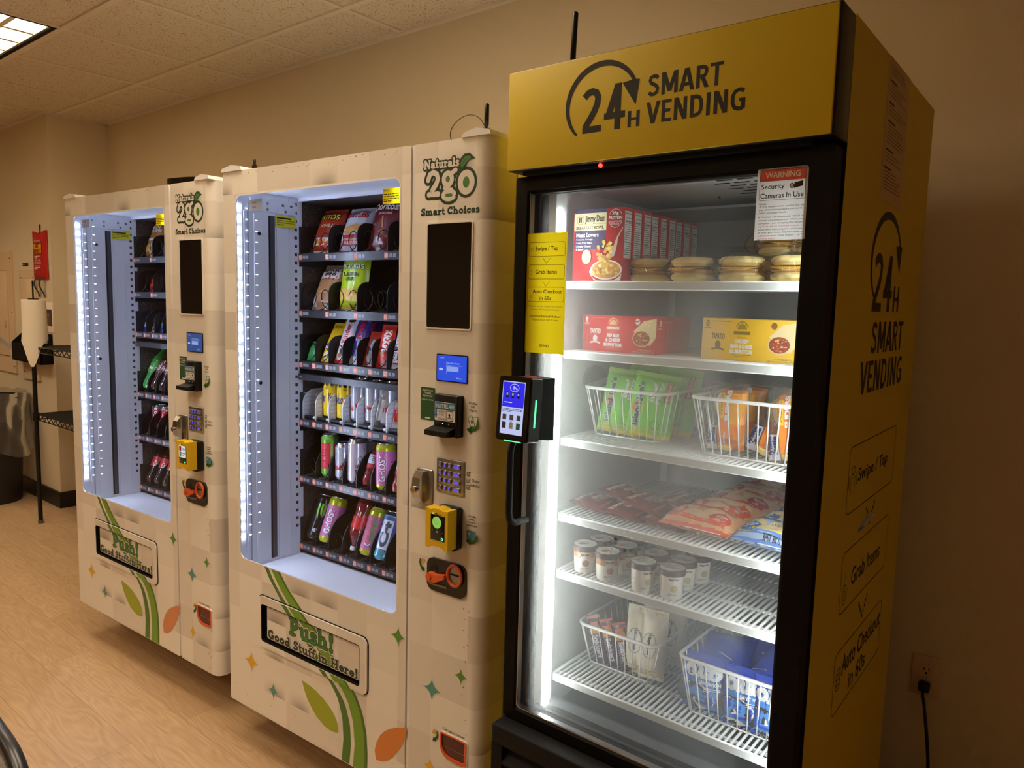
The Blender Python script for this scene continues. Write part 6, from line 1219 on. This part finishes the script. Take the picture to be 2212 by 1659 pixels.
# orange slider packs
CLF = clear('clear_wrapper', .9, (.96, .95, .93), .05, .1)
def sl(flip):
    def a(d):
        d.rect(.0, .03, .30, .38, pc(214, 210, 220), 2, (3, 4)); d.text('White\nCastle', .03, .06, .27, .36, pc(44, 52, 120), 3, .06, 90); d.rect(.34, .05, .98, .90, pc(234, 132, 38), 1, (6, 10)); d.rect(.62, .42, .96, .86, pc(232, 166, 50), 2, (4, 5)); d.rect(.36, .5, .46, .92, pc(238, 200, 50), 2, (2, 5)); d.text('SLIDERS', .49, .46, .62, .90, WH, 3, .06, 90); d.text('2 SLIDERS', .50, .1, .55, .3, WH, 3, .03, 90); d.text('CHEESE', .385, .54, .435, .84, pc(180, 120, 30), 3, .04, 90)
    return a
for k, (x, y, tl, r, roll, lb) in enumerate(((.425, .215, 3, 2, 0, 'orange slider pack at the inner end of its basket'), (.497, .225, 14, 6, 18, 'tilted orange slider pack in the middle of the basket'), (.560, .205, 8, 0, -8, 'orange slider pack in front at the hinge end of the basket'), (.515, .315, 6, 0, 0, 'orange slider pack behind the tilted one'), (.435, .300, 2, 0, 0, 'orange slider pack behind the one at the inner end'))):
    m = MB(); f = pouch(m, .082, .145, .045, CLF, 50 + k); sl(0)(Dec(m, f, .0004)); M = fx(x, y, 1.160, tl, r) @ T(0, 0, .0) @ RY(roll); ob = m.build('slider_pack', mw=M, label=lb, cat='frozen pack', group='orange slider packs in the basket')
    for zz in (.034, .098):
        m = MB(); m.lathe([(0, -.014), (.024, -.014), (.031, -.006), (.031, .005), (.022, .015), (0, .016)], BUN, 16, T(0, .004, zz) @ RX(90)); m.build('slider', ob)
# pizza pouches
def pz(d):
    d.poly([(.02, .62), (.55, .62), (.98, .80), (.98, .96), (.02, .96)], pc(150, 28, 30), 2); d.line([(.06, .66), (.48, .66), (.70, .76), (.96, .80)], .022, pc(214, 130, 110), 3); d.text('HUNT BROTHERS', .08, .72, .80, .88, pc(226, 190, 180), 3, .05); d.text('PEPPERONI\nPIZZA', .30, .36, .86, .60, pc(220, 190, 184), 3, .05)
    d.line([(.1, .2), (.5, .22), (.9, .34)], .05, pc(170, 80, 76), 3); d.ell(.82, .2, .12, .12, pc(196, 130, 70), 3, 14); d.poly([(.05, .02), (.6, .05), (.4, .3)], pc(60, 52, 56), 2)
for k, (x, y, z, tx, rz, ry, lb) in enumerate(((.108, .245, .985, 4, 92, 4, 'dark red pizza pouch lowest at the light strip end'), (.160, .300, 1.002, 14, 96, 8, 'dark red pizza pouch lying on top of the others, nearest the light strip'), (.205, .240, .984, 3, 90, 2, 'dark red pizza pouch at the shelf edge between the others'), (.245, .250, 1.006, 12, 94, 10, 'dark red pizza pouch on top, in the middle of the shelf'), (.305, .232, .985, 3, 88, 3, 'dark red pizza pouch beside the peach-coloured packs'), (.300, .345, .992, 14, 84, 0, 'dark red pizza pouch behind the front ones'))):
    m = MB(); f = pouch(m, .105, .115, .026, pm((112, 24, 28), .24), 60 + k); pz(Dec(m, f, .0004)); m.build('pizza_pouch', mw=FF @ T(x, y, z) @ RZ(rz) @ RX(-90 + tx) @ RY(ry) @ T(0, 0, -.055), label=lb, cat='pizza pouch', group='pizza pouches on the fourth shelf')
# flat bread packs
def pk(c, c2, blue):
    B_, Y_ = pc(*c), pc(*c2); TA = pc(*((224, 206, 158) if blue else (226, 190, 150)))
    def a(d):
        d.rect(0, .0, 1, .24, B_, 1, (10, 4)); d.rect(0, .24, 1, .97, TA, 1, (10, 10))
        for u in (.16, .80):
            d.ell(u, .36, .15, .19, Y_ if blue else B_, 2, 16); d.ell(u, .36, .135, .17, B_, 3, 16); d.poly([(u - .05, .5), (u + .05, .5), (u, .6)], B_, 3); d.text('MEDIUM\nSPICE', u - .08, .34, u + .08, .46, WH, 4, .03)
        for q in range(5): an = radians(30 + 30 * q); d.line([(.48 + .03 * cos(an), .40 + .06 * sin(an)), (.48 + .07 * cos(an), .40 + .16 * sin(an))], [.006, .016], B_, 3)
        d.text('CRISPED PARATHA BREAD', .24, .66, .92, .72, B_, 3, .03); d.text('CHICKEN TIKKA', .1, .77, .8, .88, pc(190, 120, 80) if not blue else B_, 3, .05); d.rect(.36, .02, .9, .07, WH, 2, (6, 1))
        if blue: d.text('BEST BY 01/26/26 12:36', .4, .10, .92, .18, INK, 3, .03); [d.ell(.05 + .9 * q / 5, .27, .025, .03, Y_, 3, 8) for q in range(6)]
    return a
OA, BA = pk((216, 92, 66), (226, 130, 90), 0), pk((88, 124, 190), (226, 206, 70), 1)
for k in range(5):
    m = MB(); f = pouch(m, .158, .105, .05, pm((224, 168, 124) if k < 2 else (206, 160, 124), .3), 70 + k, wr=.2); (OA if k < 2 else pk((176, 44, 52), (206, 90, 80), 0))(Dec(m, f, .0004)); m.build('flatbread_pack', mw=FF @ T(.385 + .010 * k, .155 + .080 * k, 1.000 + .003 * k) @ RZ(-4) @ RX(-90 + 8), label='peach flatbread pack, %s in its row' % ('front one', 'second', 'third, with red ends', 'fourth, with red ends', 'rearmost')[k], cat='flatbread pack', group='peach flatbread packs')
for k in range(4):
    m = MB(); f = pouch(m, .158, .105, .048, pm((150, 172, 206), .3), 80 + k, wr=.2); BA(Dec(m, f, .0004)); m.build('flatbread_pack', mw=FF @ T(.545 + .012 * k, .150 + .072 * k, 1.000 + .003 * k) @ RZ(-5) @ RX(-90 + 10), label='blue and cream flatbread pack, %s in its row' % ('front one', 'second', 'third', 'rearmost')[k], cat='flatbread pack', group='blue flatbread packs')
# ice cream cups
CUPB = pm((240, 234, 226), .4, name='paper_cup'); LIDB = pm((78, 44, 40), .4, name='brown_lid_rim'); LIDW = pm((236, 234, 228), .4, name='lid_top')
def cup(M, label, kind):
    t = thing('ice_cream_cup', M, label, 'ice cream cup', 'ice cream cups on the fifth shelf'); r, h = .0275, .058
    m = MB(); m.lathe([(0, 0), (r * .84, 0), (r * .86, .002), (r * .97, h), (0, h)], CUPB, 24)
    cyl = lambda u, v, q: ((r * (.86 + .11 * v / h) + q) * sin(u / r), -(r * (.86 + .11 * v / h) + q) * cos(u / r), v); d = Dec(m, cyl, .0003); TN = pc(*((196, 140, 96) if kind else (206, 196, 176)))
    d.rect(-.09, .036, .09, .056, TN, 1, (26, 1)) if kind else None
    d.ell(.0, .044, .014, .0085, WH, 2, 18); d.text('Häagen-Dazs', -.011, .041, .011, .047, pc(70, 44, 50), 3, .03); d.ell(.002, .024, .009, .008, pc(*((150, 96, 60) if kind else (206, 190, 150))), 2, 12); d.lines(-.014, .008, .012, .013, 2, pc(110, 90, 70), 2, .4); d.rect(.026, .006, .044, .054, WH, 2, (4, 1)); d.lines(.027, .008, .043, .052, 14, pc(130, 120, 110), 3, .4); m.build('cup', t)
    m = MB(); m.lathe([(r * 1.0, h - .007), (r * 1.05, h - .007), (r * 1.05, h + .004), (r * .98, h + .006), (r * .93, h + .0045), (0, h + .0045)], LIDB, 26, mats=[LIDB, LIDB, LIDB, LIDW, LIDW]); d = Dec(m, planeZ(h + .0046), .0002)
    d.ell(-.004, .002, .012, .008, pc(*((190, 132, 84) if kind else (216, 210, 200))), 1, 14); d.ell(.006, -.008, .013, .006, WH, 2, 14); d.text('Häagen-Dazs', -.004, -.0105, .016, -.006, pc(70, 44, 50), 3, .03); d.lines(-.02, .011, .02, .017, 2, pc(120, 96, 70), 2, .4); m.build('lid', t); return t
spots = [(.115, .177, 1), (.181, .169, 1), (.274, .165, 0), (.339, .173, 0), (.122, .238, 1), (.189, .233, 1), (.268, .235, 0), (.336, .236, 0), (.118, .303, 0), (.180, .301, 0), (.268, .293, 0), (.344, .297, 0)]
protos = {}; nm = ['first', 'second', 'third', 'fourth']; rw = ['front', 'middle', 'back']
for k, (x, y, kind) in enumerate(spots):
    lb = '%s ice cream cup, %s from the light strip in the %s row' % ('caramel' if kind else 'cream-coloured', nm[k % 4], rw[k // 4]); M = fx(x, y, .840, 0, 34 + 9 * (k % 3))
    if kind not in protos: protos[kind] = cup(M, lb, kind)
    else: c = copy_tree(protos[kind]); c.matrix_world = M; c['label'] = lb
# ice cream bars in the lowest left basket
def pb(d): d.rect(0, .78, 1, .97, pc(196, 110, 90), 1, (5, 3)); d.rect(.1, .62, .9, .78, pc(190, 140, 60), 2, (4, 2)); d.text('Snickers', .3, .12, .7, .6, pc(206, 200, 220), 3, .04, -90); d.lines(.08, .1, .24, .55, 9, pc(150, 130, 160), 2, .4)
for k in range(3): m = MB(); f = pouch(m, .034, .115, .02, pm((70, 44, 62), .26), 90 + k, nx=10, nz=14); pb(Dec(m, f, .0004)); m.build('ice_cream_bar', mw=fx(.140 + .033 * k, .240 + .004 * k, .596, 10, 12) @ RY(-20), label='purple-brown ice cream bar, %s from the inner wall' % ('first', 'second', 'third')[k], cat='ice cream bar', group='purple-brown ice cream bars')
def vb(d):
    d.poly([(.45, .97), (.75, .8), (.6, .55), (.95, .45), (.98, .75), (.8, .97)], pc(222, 200, 130), 1); d.ell(.42, .50, .30, .19, pc(150, 140, 120), 2, 22); d.ell(.42, .50, .28, .178, pc(232, 230, 222), 3, 22); d.text('Häagen-Dazs', .32, .36, .5, .66, pc(80, 66, 60), 4, .04, -90)
    for z in (.2, .24): d.line([(.0, z), (.4, z - .05), (1, z + .03)], .012, pc(206, 186, 110), 2)
    d.rect(0, .05, 1, .14, pc(216, 198, 130), 1, (6, 1))
for k, (x, y, tl, lb) in enumerate(((.222, .252, 6, 'cream-coloured ice cream bar pouch beside the purple bars'), (.262, .248, 8, 'cream-coloured ice cream bar pouch nearest the basket corner'), (.228, .330, 4, 'cream-coloured ice cream bar pouch behind the front pair'), (.268, .345, 6, 'cream-coloured ice cream bar pouch at the back of the basket'))):
    m = MB(); f = pouch(m, .062, .160, .034, pm((232, 224, 202), .3), 95 + k, wr=.3); vb(Dec(m, f, .0004)); m.build('ice_cream_bar', mw=fx(x, y, .595, tl, 8), label=lb, cat='ice cream bar', group='cream-coloured ice cream bars')
def orr(d):
    d.rect(0, .04, 1, .80, pc(70, 130, 200), 1, (8, 8)); d.text('OREO', .06, .62, .94, .84, WH, 3, .12); d.text('OREO', .07, .63, .93, .83, pc(226, 230, 236), 4, .07); d.text('SANDWICH', .42, .52, .92, .59, WH, 3, .04); d.lines(.55, .40, .92, .49, 3, WH, 3, .45)
    d.ell(.34, .26, .46, .26, pc(226, 222, 212), 2, 26); d.ell(.28, .27, .42, .255, pc(48, 44, 50), 3, 26); [d.ell(.62 + .14 * cos(a * .5 - .6), .26 + .2 * sin(a * .5 - .6), .012, .010, pc(70, 60, 60), 4, 7) for a in range(5)]
OB = pm((30, 66, 178), .24, name='blue_wrapper')
for k, (x, y, tl, r, lb) in enumerate(((.412, .205, 4, 4, 'blue cookie ice cream pack at the inner end of its basket'), (.503, .198, 7, 6, 'blue cookie ice cream pack in the middle of the basket front'), (.568, .195, 6, 4, 'blue cookie ice cream pack at the hinge end of the basket'))): m = MB(); f = pouch(m, .094, .122, .042, OB, 100 + k, wr=.2); orr(Dec(m, f, .0004)); m.build('cookie_pack', mw=fx(x, y, .595, tl, r), label=lb, cat='cookie pack', group='blue cookie packs')
for k, (x, y, z, tx, rz, lb) in enumerate(((.430, .270, .692, 20, 12, 'blue pack lying flat behind the front cookie packs'), (.545, .245, .700, 35, -24, 'folded blue pack lying on top at the hinge end'), (.500, .340, .690, 30, 8, 'blue pack lying at the back of the basket'))):
    m = MB(); f = pouch(m, .105, .125, .04, OB, 110 + k, wr=.35); d = Dec(m, f, .0004); d.rect(.62, .05, .92, .10, WH, 1, (4, 1)); d.lines(.64, .06, .9, .09, 1, INK, 2, .6); d.line([(.05, .3), (.4, .36), (.9, .2)], .014, pc(170, 184, 214), 1); m.build('cookie_pack', mw=FF @ T(x, y, z) @ RZ(rz) @ RX(-90 + tx) @ T(0, 0, -.05), label=lb, cat='cookie pack', group='blue cookie packs')
for k, x in enumerate((.40, .49, .55)): m = MB(); pouch(m, .09, .10, .06, OB, 120 + k, wr=.2); m.build('cookie_pack', mw=fx(x, .30 + .02 * k, .595, 4, 8), label='blue cookie pack in the second row, %s from the inner end' % ('first', 'second', 'third')[k], cat='cookie pack', group='blue cookie packs')
